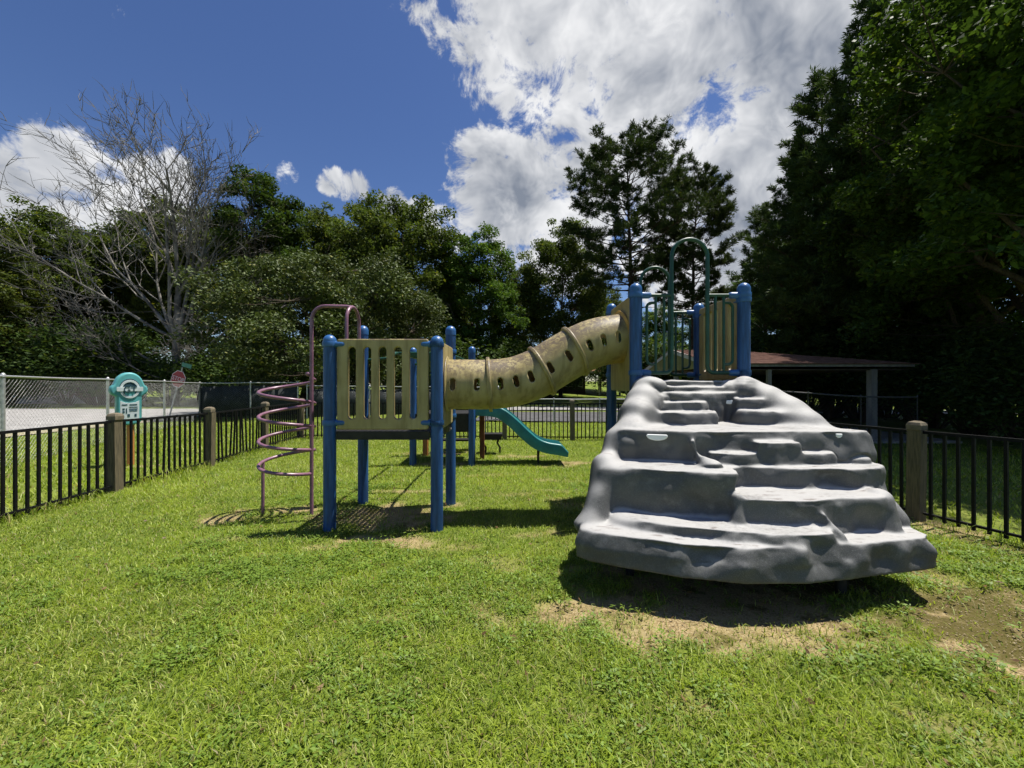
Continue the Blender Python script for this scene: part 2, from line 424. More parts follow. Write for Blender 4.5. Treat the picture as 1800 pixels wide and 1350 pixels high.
def plastic_beige(name):
    """sun-bleached roto-moulded plastic; grey-brown lichen grows on the faces that look up, streaks run down"""
    mt = bpy.data.materials.new(name); mt.use_nodes = True
    T = NT(mt.node_tree); bs = T.n['Principled BSDF']; mo = T.n['Material Output']
    geo = T.new('ShaderNodeNewGeometry'); co = geo.outputs['Position']
    n1 = T.noise(co, 4, 5, 0.6); n2 = T.noise(co, 26, 8, 0.72, 0.6)
    mp = T.new('ShaderNodeMapping'); mp.inputs['Scale'].default_value = (9, 9, 0.9); T.put(mp.inputs['Vector'], co)
    st = T.noise(mp.outputs[0], 1.6, 5, 0.6)
    base = T.mix(T.smooth(n1, 0.3, 0.7), (0.43, 0.355, 0.17), (0.35, 0.28, 0.115))
    base = T.mix(T.math('MULTIPLY', T.smooth(st, 0.44, 0.70), 0.65), base, (0.16, 0.13, 0.05))
    sep = T.new('ShaderNodeSeparateXYZ'); T.put(sep.inputs[0], geo.outputs['Normal'])
    up = T.smooth(sep.outputs['Z'], 0.0, 0.7)
    n5 = T.noise(co, 3.0, 4, 0.6)
    lich = T.math('MULTIPLY', up, T.smooth(T.math('ADD', n2, T.math('MULTIPLY', T.math('SUBTRACT', n5, 0.5), 0.45)), 0.41, 0.56))
    base = T.mix(T.math('MULTIPLY', lich, 0.92), base, (0.115, 0.085, 0.062))
    T.put(bs.inputs['Base Color'], base)
    bs.inputs['Roughness'].default_value = 0.48; bs.inputs['Specular IOR Level'].default_value = 0.4
    tr = T.new('ShaderNodeBsdfTranslucent'); tr.inputs['Color'].default_value = (0.75, 0.42, 0.10, 1)
    mx = T.new('ShaderNodeMixShader'); mx.inputs[0].default_value = 0.10
    T.l.new(bs.outputs[0], mx.inputs[1]); T.l.new(tr.outputs[0], mx.inputs[2]); T.l.new(mx.outputs[0], mo.inputs[0])
    return mt
m_beige = plastic_beige('beige_moulded_plastic')
m_amber = pm('amber_glow_plastic', (0.50, 0.27, 0.05), 0.45, 0.2, 6)  # yellow-orange plastic, tinted to show the glow of light through it

def post_mesh(h, r=0.0635):
    mb = MB(); prof = [(r * 1.0, -0.05), (r, h - r * 1.25)]
    return mb.lathe(prof, n=24).mesh('post', m_blue, True)
def cap_mesh(r=0.067):
    mb = MB(); prof = [(r, 0.0), (r, 0.05)] + [(r * math.cos(a), 0.05 + r * math.sin(a)) for a in [R_(15 * k) for k in range(1, 6)]] + [(0.003, 0.05 + r)]
    return mb.lathe(prof, n=24).mesh('cap', m_cap, True)
CAP = cap_mesh()
def put_post(parent, x, y, top):
    g = float(gz(x, y))
    po = link('post', post_mesh(top - g), parent); po.matrix_basis = Matrix.Translation((x, y, g)) if parent is None else po.matrix_basis
    po.location = (x, y, g)
    c = bpy.data.objects.new('cap', CAP); COL.objects.link(c); c.parent = po
    c.location = (0, 0, top - g - 0.117)
    return po
def clamp(parent, x, y, z, dx, dy):
    """blue clamp bracket reaching from a post towards a panel"""
    mb = MB(); L = 0.20
    d = Vector((dx, dy, 0)).normalized(); a = Vector((x, y, z)) - d * 0.03; 
    pts = [a + d * t for t in (0.0, 0.03, L - 0.03, L - 0.01, L)]
    rr = [0.036, 0.038, 0.034, 0.026, 0.010]
    mb.tube(pts, rr, 12)
    mb.lathe([(0.072, -0.026), (0.074, -0.02), (0.074, 0.02), (0.072, 0.026)], (x, y, z), 20)
    return mb.build('clamp', m_cap, parent, True)
def deck(parent, x0, x1, y0, y1, z):
    """black coated deck: skirt plus a perforated plate made of crossing bars"""
    e = 0.075
    mb = MB(); h = 0.085
    mb.box(((x0 + x1) / 2, y0, z - h / 2), (x1 - x0 - 2 * e, 0.03, h)); mb.box(((x0 + x1) / 2, y1, z - h / 2), (x1 - x0 - 2 * e, 0.03, h))
    mb.box((x0, (y0 + y1) / 2, z - h / 2), (0.03, y1 - y0 - 2 * e, h)); mb.box((x1, (y0 + y1) / 2, z - h / 2), (0.03, y1 - y0 - 2 * e, h))
    mb.build('deck_frame', m_black, parent)
    mb = MB(); n = 20
    for k in range(n):
        t = (k + 0.5) / n
        mb.box((x0 + (x1 - x0) * t, (y0 + y1) / 2, z - 0.012), (0.032, y1 - y0 - 0.04, 0.014))
        mb.box(((x0 + x1) / 2, y0 + (y1 - y0) * t, z - 0.014), (x1 - x0 - 0.04, 0.032, 0.013))
    tag(mb.build('deck_plate', m_black, parent), kind='stuff')
def bolts(parent, pts, ax):
    for p in pts:
        mb = MB(); a = Vector(p); mb.tube([a, a + Vector(ax) * 0.006, a + Vector(ax) * 0.010], [0.013, 0.013, 0.007], 8)
        mb.build('bolt', m_bolt, parent, True)

def slot_panel(parent, w, h, slots, sw, sh, origin, ux, name='slotted_panel'):
    """beige panel w x h with vertical slots; origin = lower left, ux = horizontal axis"""
    holes = [rrect(cx, h * 0.515, sw, sh, sw / 2 - 0.001, 6) for cx in slots]
    me = plate_mesh(name, rrect(w / 2, h / 2, w, h, 0.025, 4), holes, 0.045, m_beige, 0.012)
    o = link(name, me, parent)
    ux = Vector(ux).normalized(); uz = Vector((0, 0, 1)); uy = ux.cross(uz)
    M = Matrix((ux, uz, uy)).transposed().to_4x4(); M.translation = Vector(origin)
    o.matrix_basis = M
    return o
def hole_panel(parent, w, h, cx, cy, r, origin, ux, name='tunnel_panel'):
    outer = rrect(w / 2, h / 2, w, h, 0.03, 4)
    me = plate_mesh(name, outer, [circle(cx, cy, r, 40)], 0.05, m_beige, 0.012)
    o = link(name, me, parent)
    ux = Vector(ux).normalized(); uz = Vector((0, 0, 1)); uy = ux.cross(uz)
    M = Matrix((ux, uz, uy)).transposed().to_4x4(); M.translation = Vector(origin); o.matrix_basis = M
    return o

# ------------------------------------------------------------------ low deck (left)
LX0, LX1, LY0, LY1 = -1.885, -0.777, 4.12, 5.04
low = thing('play_deck', 'low play deck with blue posts and beige slotted front panel', 'play deck', (0, 0, 0))
for (x, y, t) in ((LX0, LY0, 2.01), (LX1, LY0, 2.0), (LX0, LY1, 2.24), (LX1, LY1, 2.235)): put_post(low, x, y, t)
deck(low, LX0, LX1, LY0, LY1, 1.01)
slot_panel(low, 0.945, 0.935, [0.155 + 0.158 * k for k in range(5)], 0.078, 0.74, (-1.805, LY0, 1.03), (1, 0, 0))
for z in (1.10, 1.91):
    clamp(low, LX0, LY0, z, 1, 0); clamp(low, LX1, LY0, z, -1, 0)
    clamp(low, LX1, LY0, z, 0, 1); clamp(low, LX1, LY1, z, 0, -1)
hole_panel(low, 0.80, 0.93, 0.40, 0.48, 0.268, (-0.765, LY0 + 0.06, 1.02), (0, 1, 0))
bolts(low, [(-0.745, 4.30, 0.955), (-0.745, 4.85, 0.955)], (1, 0, 0))

# ------------------------------------------------------------------ high deck (right)
HX0, HX1, HY0, HY1 = 1.325, 2.485, 4.27, 5.30
high = thing('play_deck', 'high play deck with green arched railings behind the grey climbing rock', 'play deck')
for (x, y, t) in ((HX0, HY0, 2.58), (HX1, HY0, 2.585), (HX0, HY1, 2.57), (HX1, HY1, 2.575)): put_post(high, x, y, t)
deck(high, HX0, HX1, HY0, HY1, 1.50)
hole_panel(high, 0.88, 1.05, 0.41, 0.62, 0.275, (HX0 - 0.005, HY0 + 0.075, 1.42), (0, 1, 0))
slot_panel(high, 0.88, 0.93, [0.15 + 0.145 * k for k in range(5)], 0.07, 0.74, (HX1 - 0.01, HY0 + 0.075, 1.55), (0, 1, 0))
for y in (HY0, HY1):
    xl, xr = 1.712, 2.095; zb = 1.62; zt = 2.45; r = 0.021
    za = 2.86; ra = (xr - xl) / 2
    rl = 0.07
    path = [(HX0 + 0.05, y, zb), (xl - rl, y, zb)] + arc((xl - rl, y, zb + rl), rl, -90, 0, 5) + [(xl, y, za)] + arc(((xl + xr) / 2, y, za), ra, 180, 0, 16)[1:] + \
           [(xr, y, zb + rl)] + arc((xr + rl, y, zb + rl), rl, 180, 270, 5) + [(HX1 - 0.05, y, zb)]
    ar = MB().tube(path, r, 12).build('arched_rail', m_green, high, True)
    for (a, b) in ((HX0 + 0.05, xl), (xr, HX1 - 0.05)):
        MB().tube([(a, y, zt), (b, y, zt)], r * 0.9, 10).build('top_rail', m_green, high, True)
    for s, e in ((HX0, xl), (HX1, xr)):
        sg = 1 if e > s else -1
        x1 = s + sg * 0.12; x2 = s + sg * 0.215
        MB().tube([(x2, y, zb), (x2, y, zt)], r * 0.72, 8).build('baluster', m_green, high, True)
        x3 = s + sg * 0.305
        MB().tube([(x3, y, zb), (x3, y, zt)], r * 0.72, 8).build('baluster', m_green, high, True)
        rr = 0.05
        loop = [(x2, y, zt - 0.08), (x1 + sg * rr, y, zt - 0.08)] + arc((x1 + sg * rr, y, zt - 0.08 - rr), rr, 90, 180 if sg > 0 else 0, 4) + \
               arc((x1 + sg * rr, y, zb + 0.09 + rr), rr, 180 if sg > 0 else 0, 270 if sg > 0 else -90, 4) + [(x2, y, zb + 0.09)]
        MB().tube(loop, r * 0.72, 8).build('loop_bar', m_green, high, True)
    for z in (zb, zt):
        clamp(high, HX0, y, z, 1, 0); clamp(high, HX1, y, z, -1, 0)
for z in (1.62, 2.40):
    clamp(high, HX1, HY0, z, 0, 1); clamp(high, HX1, HY1, z, 0, -1)

# ------------------------------------------------------------------ crawl tunnel
def catmull(P, n):
    P = [Vector(p) for p in P]; P = [2 * P[0] - P[1]] + P + [2 * P[-1] - P[-2]]; out = []
    for i in range(1, len(P) - 2):
        for k in range(n):
            t = k / n; a, b, c, d = P[i - 1], P[i], P[i + 1], P[i + 2]
            out.append(0.5 * ((2 * b) + (c - a) * t + (2 * a - 5 * b + 4 * c - d) * t * t + (3 * b - a - 3 * c + d) * t ** 3))
    out.append(P[-2]); return out
tun_ctrl = [(-0.765, 4.58, 1.495), (-0.50, 4.59, 1.495), (-0.26, 4.60, 1.495), (0.03, 4.62, 1.530), (0.30, 4.64, 1.628), (0.53, 4.66, 1.760), (0.75, 4.67, 1.885), (1.00, 4.69, 1.988), (1.325, 4.71, 2.045)]
tp = catmull(tun_ctrl, 60)
cum = [0.0]
for i in range(1, len(tp)): cum.append(cum[-1] + (tp[i] - tp[i - 1]).length)
TL = cum[-1]
def tun_at(s):
    s = min(max(s, 0), TL); i = int(np.searchsorted(cum, s)); i = min(max(i, 1), len(tp) - 1)
    f = (s - cum[i - 1]) / max(cum[i] - cum[i - 1], 1e-9); p = tp[i - 1].lerp(tp[i], f)
    a = max(i - 3, 0); b = min(i + 2, len(tp) - 1)
    t = (tp[b] - tp[a]).normalized(); side = Vector((0, 0, 1)).cross(t).normalized(); up = t.cross(side)
    return p, t, side, up
def s_at_x(x): return float(np.interp(x, [p.x for p in tp], cum))
TR = 0.272
slot_px = [797, 838, 877, 904, 930, 963, 998, 1033, 1058, 1085]
slot_s = [s_at_x((px - 900) / 700.0 * 4.42) for px in slot_px]
NS, NTH = 210, 150
sv_ = np.linspace(0, TL, NS); th = np.linspace(0, 2 * math.pi, NTH, endpoint=False)
S2, TH2 = np.meshgrid(sv_, th, indexing='ij')
sw2, sh2, rc = 0.030, 0.062, 0.029
def slot_sd(S, TH):
    best = np.full(S.shape, 9.0); bs = np.zeros(S.shape); bt = np.zeros(S.shape)
    for c0 in slot_s:
        for tc in (math.pi * 1.5, math.pi * 0.5):
            ds = S - c0; dt = (((TH - tc) + math.pi) % (2 * math.pi) - math.pi) * TR
            qx = np.abs(ds) - (sw2 - rc); qy = np.abs(dt) - (sh2 - rc)
            d = np.hypot(np.maximum(qx, 0), np.maximum(qy, 0)) + np.minimum(np.maximum(qx, qy), 0) - rc
            upd = d < best; best = np.where(upd, d, best)
    return best
sd = slot_sd(S2, TH2)
eps = 1e-3
g1 = (slot_sd(S2 + eps, TH2) - slot_sd(S2 - eps, TH2)) / (2 * eps); g2 = (slot_sd(S2, TH2 + eps / TR) - slot_sd(S2, TH2 - eps / TR)) / (2 * eps)
cell = TL / NS
mv = np.abs(sd) < cell * 0.62
S3 = np.where(mv, S2 - g1 * sd, S2); TH3 = np.where(mv, TH2 - g2 * sd / TR, TH2)
sdn = np.where(mv, 0.0, sd)
fr = [tun_at(s) for s in np.linspace(0, TL, 600)]
FP = np.array([[*p] for p, _, _, _ in fr]); FS = np.array([[*c] for _, _, c, _ in fr]); FU = np.array([[*c] for _, _, _, c in fr])
def interp3(A, s): 
    q = np.clip(s / TL * 599, 0, 598.999); i = q.astype(int); f = (q - i)[..., None]; return A[i] * (1 - f) + A[i + 1] * f
# th = pi/2 -> side (+Y... left of travel), 3pi/2 -> near side
V = interp3(FP, S3) + TR * (np.sin(TH3)[..., None] * interp3(FS, S3) + np.cos(TH3)[..., None] * interp3(FU, S3))
ii = np.arange(NS * NTH).reshape(NS, NTH)
q = np.stack([ii[:-1], np.roll(ii[:-1], -1, 1), np.roll(ii[1:], -1, 1), ii[1:]], -1).reshape(-1, 4)
keep = ~(sdn.ravel()[q] <= 1e-6).all(1)
tme = np_mesh('tube_wall', V.reshape(-1, 3), q[keep], m_beige)
tme.shade_smooth()
tun = thing('crawl_tunnel', 'beige ribbed crawl tunnel rising from low deck to high deck', 'tunnel', (0.2, 4.62, 0))
tw = link('tube_wall', tme, tun)
so = tw.modifiers.new('wall', 'SOLIDIFY'); so.thickness = 0.014; so.offset = -1
for sx in (s_at_x(-0.262), s_at_x(0.345), s_at_x(0.735)):
    mb = MB(); rings = []
    for (rr, ds) in ((TR + 0.001, -0.022), (TR + 0.040, -0.020), (TR + 0.046, -0.012), (TR + 0.046, -0.002), (TR + 0.040, -0.0005), (TR + 0.040, 0.0005), (TR + 0.046, 0.002), (TR + 0.046, 0.012), (TR + 0.040, 0.020), (TR + 0.001, 0.022)):
        p, t, sd_, up = tun_at(sx); c = p + t * ds
        rings.append([c + (sd_ * math.sin(2 * math.pi * k / 48) + up * math.cos(2 * math.pi * k / 48)) * rr for k in range(48)])
    mb.rings(rings, cap=False).build('seam_collar', m_beige, tun, True)
for s0, dr in ((0.028, 1), (TL - 0.028, -1)):
    mb = MB(); rings = []
    for (rr, ds) in ((TR + 0.001, 0.03), (TR + 0.02, 0.012), (TR + 0.05, 0.004), (TR + 0.052, -0.002)):
        p, t, sd_, up = tun_at(s0); c = p + t * ds * dr
        rings.append([c + (sd_ * math.sin(2 * math.pi * k / 48) + up * math.cos(2 * math.pi * k / 48)) * rr for k in range(48)])
    mb.rings(rings, cap=False).build('end_flange', m_beige if dr > 0 else m_amber, tun, True)

# ------------------------------------------------------------------ spiral climber
spi = thing('spiral_climber', 'mauve spiral climber with arched handrail left of the low deck', 'climber', (-2.5, 4.62, 0))
PX, PY = -2.315, 4.60; cx, cyy, rad = -2.605, 4.62, 0.285
pr = 0.0205
hoop_y0, hoop_y1, hz, hx = 4.49, 4.86, 2.40, -1.885 + 0.02
top = [(PX, PY, -0.05), (PX, PY, 0.8), (PX, PY, 1.6), (PX, PY, hz - 0.16)] + [Vector((PX + 0.16 - 0.16 * math.cos(a), PY, hz - 0.16 + 0.16 * math.sin(a))) for a in [R_(15 * k) for k in range(1, 7)]] + [(hx - 0.05, PY + 0.03, hz), (hx, (hoop_y0 + hoop_y1) / 2 - 0.03, hz - 0.006)]
MB().tube(top, pr, 12).build('pole', m_mauve, spi, True)
hr = (hoop_y1 - hoop_y0) / 2
MB().tube([(hx, hoop_y0, 1.02), (hx, hoop_y0, hz - hr)] + arc((hx, hoop_y0 + hr, hz - hr), hr, 180, 0, 14, (0, 1, 0))[1:] + [(hx, hoop_y1, 1.02)], pr * 0.95, 12).build('handle_hoop', m_mauve, spi, True)
hel = []; turns = 4.0; zt, zb = 1.565, 0.46
for k in range(int(turns * 36) + 1):
    a = 2 * math.pi * k / 36; hel.append((cx + rad * math.cos(a), cyy + rad * math.sin(a), zt + (zb - zt) * (k / (turns * 36))))
MB().tube(hel, pr * 0.92, 10).build('coil', m_mauve, spi, True)
zl = zt + (zb - zt) * (3.5 / 4)
MB().tube([(cx - rad, cyy, -0.05), (cx - rad, cyy, zl)], pr * 0.9, 10).build('leg', m_mauve, spi, True)
MB().lathe([(0.0275 * math.cos(R_(a)) + 0.001, 0.0275 * math.sin(R_(a))) for a in range(-90, 91, 20)], (PX - 0.035, PY - 0.01, zt + 0.05), 12).build('knob', m_mauve, spi, True)

# ------------------------------------------------------------------ horizontal ladder between the decks and the rear deck
lad = thing('overhead_ladder', 'green overhead ladder running back from low deck to rear deck', 'ladder', (-1.2, 6.1, 0))
for x in (-1.55, -0.86):
    MB().tube([(x, LY1 + 0.03, 1.83), (x, LY1 + 0.25, 1.91), (x, 7.0, 1.93), (x, 7.30, 1.90)], 0.021, 10).build('side_rail', m_green, lad, True)
for k in range(7):
    y = LY1 + 0.35 + k * 0.27
    MB().tube([(-1.55, y, 1.92), (-0.86, y, 1.92)], 0.015, 8).build('rung', m_green, lad, True)
for (x, y) in ((-1.55, LY1 + 0.03), (-0.86, LY1 + 0.03)):
    MB().tube([(x, y, 1.83), (-1.885 if x < -1.2 else -0.777, LY1, 1.80)], 0.019, 10).build('end_bracket', m_green, lad, True)
for x in (-1.55, -0.86):
    MB().tube([(x, 7.30, 1.90), (-1.83 if x < -1.2 else -0.74, 7.36, 1.86)], 0.019, 10).build('end_bracket', m_green, lad, True)

# ------------------------------------------------------------------ rear deck with slide
rear = thing('play_deck', 'small black rear play deck behind the low deck, next to teal slide', 'play deck', (-1.2, 7.8, 0))
put_post(rear, -1.835, 7.38, 2.18); put_post(rear, -0.735, 7.30, 2.19)
MB().square([(0.045, 0), (0.045, 1.25), (0.03, 1.27)], (-0.60, 8.0, -0.03)).build('brown_post', m_rust, rear)
MB().square([(0.05, 0), (0.05, 1.95), (0.035, 1.97)], (-1.80, 8.30, -0.03)).build('orange_post', m_orange, rear)
mb = MB(); mb.box((-1.28, 7.36, 0.80), (1.0, 0.04, 0.30)); mb.build('skirt_panel', m_black, rear)
mb = MB(); mb.box((-1.22, 7.84, 0.93), (1.12, 0.9, 0.05)); mb.box((-1.22, 7.84, 0.86), (1.0, 0.8, 0.08)); mb.build('platform', m_black, rear)
for k in range(3):
    mb = MB(); mb.box((-1.25, 8.5 + 0.26 * k, 0.72 - 0.24 * k), (0.8, 0.26, 0.04)); mb.build('step', m_black, rear)
mb = MB(); mb.box((-1.67, 8.7, 0.45), (0.04, 0.85, 0.10), mat=Matrix.Rotation(-0.75, 3, 'X')); mb.build('stringer', m_black, rear)
# low black seat beside it
ben = thing('low_bench', 'small black bench seat behind the slide', 'bench', (-0.42, 8.6, 0))
mb = MB(); mb.box((-0.42, 8.62, 0.41), (0.42, 0.32, 0.05)); mb.box((-0.42, 8.47, 0.36), (0.40, 0.03, 0.09)); mb.build('seat', m_black, ben)
for sx in (-0.58, -0.27):
    MB().tube([(sx, 8.62, 0.38), (sx - 0.05, 8.66, 0.22), (sx + 0.01, 8.66, 0.12), (sx, 8.66, -0.04)], 0.022, 8).build('leg', m_black, ben, True)
MB().tube([(-0.58, 8.72, 0.40), (-0.58, 8.74, 0.80), (-0.52, 8.74, 0.86), (-0.34, 8.74, 0.86), (-0.28, 8.74, 0.80), (-0.30, 8.74, 0.72), (-0.56, 8.74, 0.70)], 0.012, 8).build('back_loop', m_bolt, ben, True)

m_teal = pm('teal_plastic', (0.022, 0.175, 0.18), 0.36, 0.18, 5, spec=0.5, bump=0.04, bscale=80)
sl = thing('slide', 'teal plastic slide coming down to the right behind the tunnel', 'slide', (0.3, 7.6, 0))
ctr = catmull([(-0.68, 7.62, 0.965), (-0.40, 7.62, 0.95), (-0.22, 7.62, 0.90), (0.0, 7.62, 0.73), (0.22, 7.62, 0.52), (0.42, 7.62, 0.36), (0.62, 7.62, 0.275), (0.85, 7.62, 0.235), (1.04, 7.62, 0.20)], 8)
rings = []
n_ = len(ctr)
for i, p in enumerate(ctr):
    t = (ctr[min(i + 1, n_ - 1)] - ctr[max(i - 1, 0)]).normalized(); up = Vector((-t.z, 0, t.x))
    u = i / (n_ - 1); hw = 0.235; wall = 0.15 * (1 - max(0, (u - 0.90) / 0.10) * 0.75) ; th_ = 0.05
    if u < 0.12: wall *= 0.8
    sec = [(-hw - 0.035, -th_), (-hw - 0.045, wall - 0.02), (-hw - 0.035, wall), (-hw - 0.012, wall + 0.004), (-hw, wall - 0.025), (-hw + 0.012, 0.03), (-hw + 0.06, 0.0), (0, -0.012), (hw - 0.06, 0.0), (hw - 0.012, 0.03), (hw, wall - 0.025), (hw + 0.012, wall + 0.004), (hw + 0.035, wall), (hw + 0.045, wall - 0.02), (hw + 0.035, -th_), (0, -th_ - 0.015)]
    rings.append([p + Vector((0, a, 0)) + up * b for (a, b) in sec])
MB().rings(rings).build('chute', m_teal, sl, True, 55)
for dy in (-0.12, 0.12):
    MB().tube([(0.50, 7.62 + dy, -0.04), (0.50, 7.62 + dy, 0.20), (0.53, 7.62 + dy * 0.9, 0.27), (0.60, 7.62 + dy * 0.7, 0.24)], 0.016, 8).build('foot', m_black, sl, True)

# ------------------------------------------------------------------ climbing rock
def rock_material():
    mt = bpy.data.materials.new('grey_moulded_rock'); mt.use_nodes = True
    T = NT(mt.node_tree); bs = T.n['Principled BSDF']
    geo = T.new('ShaderNodeNewGeometry'); co = geo.outputs['Position']
    fine = T.noise(co, 240, 3, 0.7); med = T.noise(co, 30, 5, 0.65); lo = T.noise(co, 2.4, 4, 0.55)
    base = T.mix(T.smooth(lo, 0.35, 0.65), (0.102, 0.102, 0.100), (0.070, 0.071, 0.070))
    base = T.mix(T.math('MULTIPLY', T.smooth(fine, 0.52, 0.66), 0.28), base, (0.42, 0.42, 0.42))
    base = T.mix(T.math('MULTIPLY', T.smooth(fine, 0.46, 0.36), 0.3), base, (0.06, 0.062, 0.065))
    sep = T.new('ShaderNodeSeparateXYZ'); T.put(sep.inputs[0], geo.outputs['Normal'])
    mp = T.new('ShaderNodeMapping'); mp.inputs['Scale'].default_value = (2.0, 7.0, 1.0); T.put(mp.inputs['Vector'], co)
    stain = T.noise(mp.outputs[0], 3.4, 8, 0.7, 0.4)
    # sunlight painted as lighter grey on treads and lips, besides foot wear; dark leaf stain in places
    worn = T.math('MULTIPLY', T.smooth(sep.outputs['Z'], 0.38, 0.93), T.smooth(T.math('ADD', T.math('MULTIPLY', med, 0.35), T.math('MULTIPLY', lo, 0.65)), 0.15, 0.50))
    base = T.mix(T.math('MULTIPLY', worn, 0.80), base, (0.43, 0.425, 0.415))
    up = T.smooth(sep.outputs['Z'], 0.88, 0.985)
    base = T.mix(T.math('MULTIPLY', T.math('MULTIPLY', up, T.smooth(stain, 0.53, 0.68)), 0.75), base, (0.10, 0.072, 0.062))
    scuff = T.math('MULTIPLY', T.smooth(T.noise(co, 7.0, 5, 0.65), 0.54, 0.72), 0.35)
    base = T.mix(scuff, base, (0.25, 0.25, 0.25))
    T.put(bs.inputs['Base Color'], base)
    bs.inputs['Roughness'].default_value = 0.58; bs.inputs['Specular IOR Level'].default_value = 0.3
    bn = T.new('ShaderNodeBump'); bn.inputs['Strength'].default_value = 0.32; bn.inputs['Distance'].default_value = 0.004
    T.put(bn.inputs['Height'], T.math('ADD', fine, T.math('MULTIPLY', med, 1.5))); T.l.new(bn.outputs[0], bs.inputs['Normal'])
    return mt
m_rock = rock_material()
rock = thing('climbing_rock', 'grey moulded climbing rock with stepped ledges in front of high deck', 'climbing rock', (1.75, 3.3, 0))
mb = MB()
def prism(poly, z1, z0=0.22, inset=0.02, drop=0.05):
    a = sum(p[0] * q[1] - q[0] * p[1] for p, q in zip(poly, poly[1:] + poly[:1]))
    if a < 0: poly = poly[::-1]
    c_ = Vector((sum(p[0] for p in poly) / len(poly), sum(p[1] for p in poly) / len(poly), 0))
    def ins(k, z): return [Vector((x, y, z)) + (c_ - Vector((x, y, 0))).normalized() * k for x, y in poly]
    mb.rings([ins(0, z0), ins(0, z1 - drop), ins(inset, z1)])
def ball(c, r, sq=(1, 1, 1)):
    n = 12; prof = [(max(r * math.cos(R_(a)), 0.002), r * math.sin(R_(a))) for a in range(-90, 91, 15)]
    mb.rings([[Vector((c[0] + q * math.cos(2 * math.pi * k / n) * sq[0], c[1] + q * math.sin(2 * math.pi * k / n) * sq[1], c[2] + z * sq[2])) for k in range(n)] for (q, z) in prof])
def capsule(a, b, ra, rb): mb.tube([Vector(a).lerp(Vector(b), t) for t in (0, .25, .5, .75, 1)], [ra + (rb - ra) * t for t in (0, .25, .5, .75, 1)], 12); ball(a, ra); ball(b, rb)
prism([(0.47, 2.94), (0.55, 2.86), (0.75, 2.76), (1.1, 2.61), (1.5, 2.53), (1.9, 2.53), (2.25, 2.60), (2.6, 2.67), (2.92, 2.74), (3.0, 2.80), (3.02, 3.0), (2.92, 3.5), (2.6, 4.26), (1.3, 4.26), (0.95, 3.8), (0.62, 3.25)], 0.44, 0.22, 0.055, 0.11)
prism([(0.74, 3.02), (0.905, 2.88), (1.18, 2.745), (1.45, 2.67), (1.72, 2.61), (2.0, 2.59), (2.15, 2.63), (2.24, 2.8), (2.5, 4.2), (1.2, 4.2)], 0.512)
prism([(0.68, 3.19), (0.95, 3.09), (1.15, 3.0), (1.45, 2.93), (1.63, 2.89), (1.70, 3.10), (2.05, 3.10), (2.3, 3.06), (2.6, 3.04), (2.88, 3.08), (2.95, 3.18), (2.95, 3.4), (2.6, 4.2), (1.25, 4.2), (.9, 3.7)], 0.85)
prism([(1.62, 2.80), (1.85, 2.76), (2.1, 2.75), (2.3, 2.81), (2.5, 2.84), (2.70, 2.87), (2.80, 2.97), (2.86, 3.2), (2.8, 3.6), (1.7, 3.6)], 0.69)
prism([(1.58, 3.22), (1.8, 3.14), (2.1, 3.16), (2.3, 3.16), (2.60, 3.20), (2.66, 3.4), (2.6, 3.8), (1.6, 3.8)], 0.945)
prism([(0.93, 3.48), (1.1, 3.39), (1.4, 3.28), (1.7, 3.25), (1.93, 3.26), (2.4, 3.28), (2.80, 3.26), (3.0, 3.31), (2.98, 3.5), (2.94, 3.6), (2.6, 4.2), (1.2, 4.2), (1.0, 3.8)], 1.115)
prism([(1.95, 3.17), (2.10, 3.14), (2.32, 3.18), (2.32, 3.4), (1.95, 3.4)], 1.035)
prism([(1.22, 3.74), (1.4, 3.71), (1.6, 3.68), (1.93, 3.74), (1.99, 3.9), (2.0, 4.2), (1.2, 4.2), (1.1, 3.95)], 1.235)
prism([(2.19, 3.76), (2.4, 3.68), (2.6, 3.66), (2.84, 3.72), (2.88, 3.9), (2.6, 4.2), (2.2, 4.2)], 1.25)
prism([(1.22, 3.92), (1.5, 3.86), (1.85, 3.86), (1.97, 3.98), (2.0, 4.2), (1.25, 4.2)], 1.325)
prism([(2.22, 3.92), (2.4, 3.85), (2.62, 3.86), (2.75, 3.95), (2.6, 4.2), (2.2, 4.2)], 1.36)
prism([(1.32, 4.03), (1.6, 3.97), (2.0, 3.97), (2.16, 4.02), (2.5, 4.02), (2.6, 4.25), (1.3, 4.25)], 1.415)
prism([(1.38, 4.07), (1.7, 4.03), (2.05, 4.04), (2.2, 4.08), (2.5, 4.08), (2.5, 4.27), (1.35, 4.27)], 1.475)
prism([(1.38, 4.13), (1.8, 4.11), (2.3, 4.12), (2.55, 4.13), (2.55, 4.32), (1.35, 4.32)], 1.535)
for (c_, r_, s_) in [((1.40, 4.15, 1.43), 0.16, (1.2, 1, 1)), ((1.30, 3.99, 1.30), 0.19, (1.1, 1, 1)), ((1.20, 3.84, 1.17), 0.20, (1, 1.1, 1)), ((1.10, 3.66, 1.02), 0.19, (1, 1.2, 1)), ((1.04, 3.55, 0.92), 0.18, (1, 1, 1)), ((1.48, 4.06, 1.30), 0.13, (1.2, 1, 1)),
                   ((2.44, 4.15, 1.41), 0.18, (1.2, 1, 1)), ((2.58, 4.05, 1.30), 0.21, (1, 1, 1)), ((2.68, 3.92, 1.19), 0.22, (1, 1, 1)), ((2.74, 3.76, 1.06), 0.21, (1, 1.1, 1)), ((2.78, 3.60, 0.95), 0.20, (1, 1, 1)), ((2.28, 4.18, 1.42), 0.13, (1.4, 1, 1))]: ball(c_, r_, s_)
capsule((0.80, 3.35, 0.80), (0.62, 3.1, 0.42), 0.13, 0.10); capsule((0.95, 3.6, 1.0), (0.74, 3.33, 0.55), 0.12, 0.12)
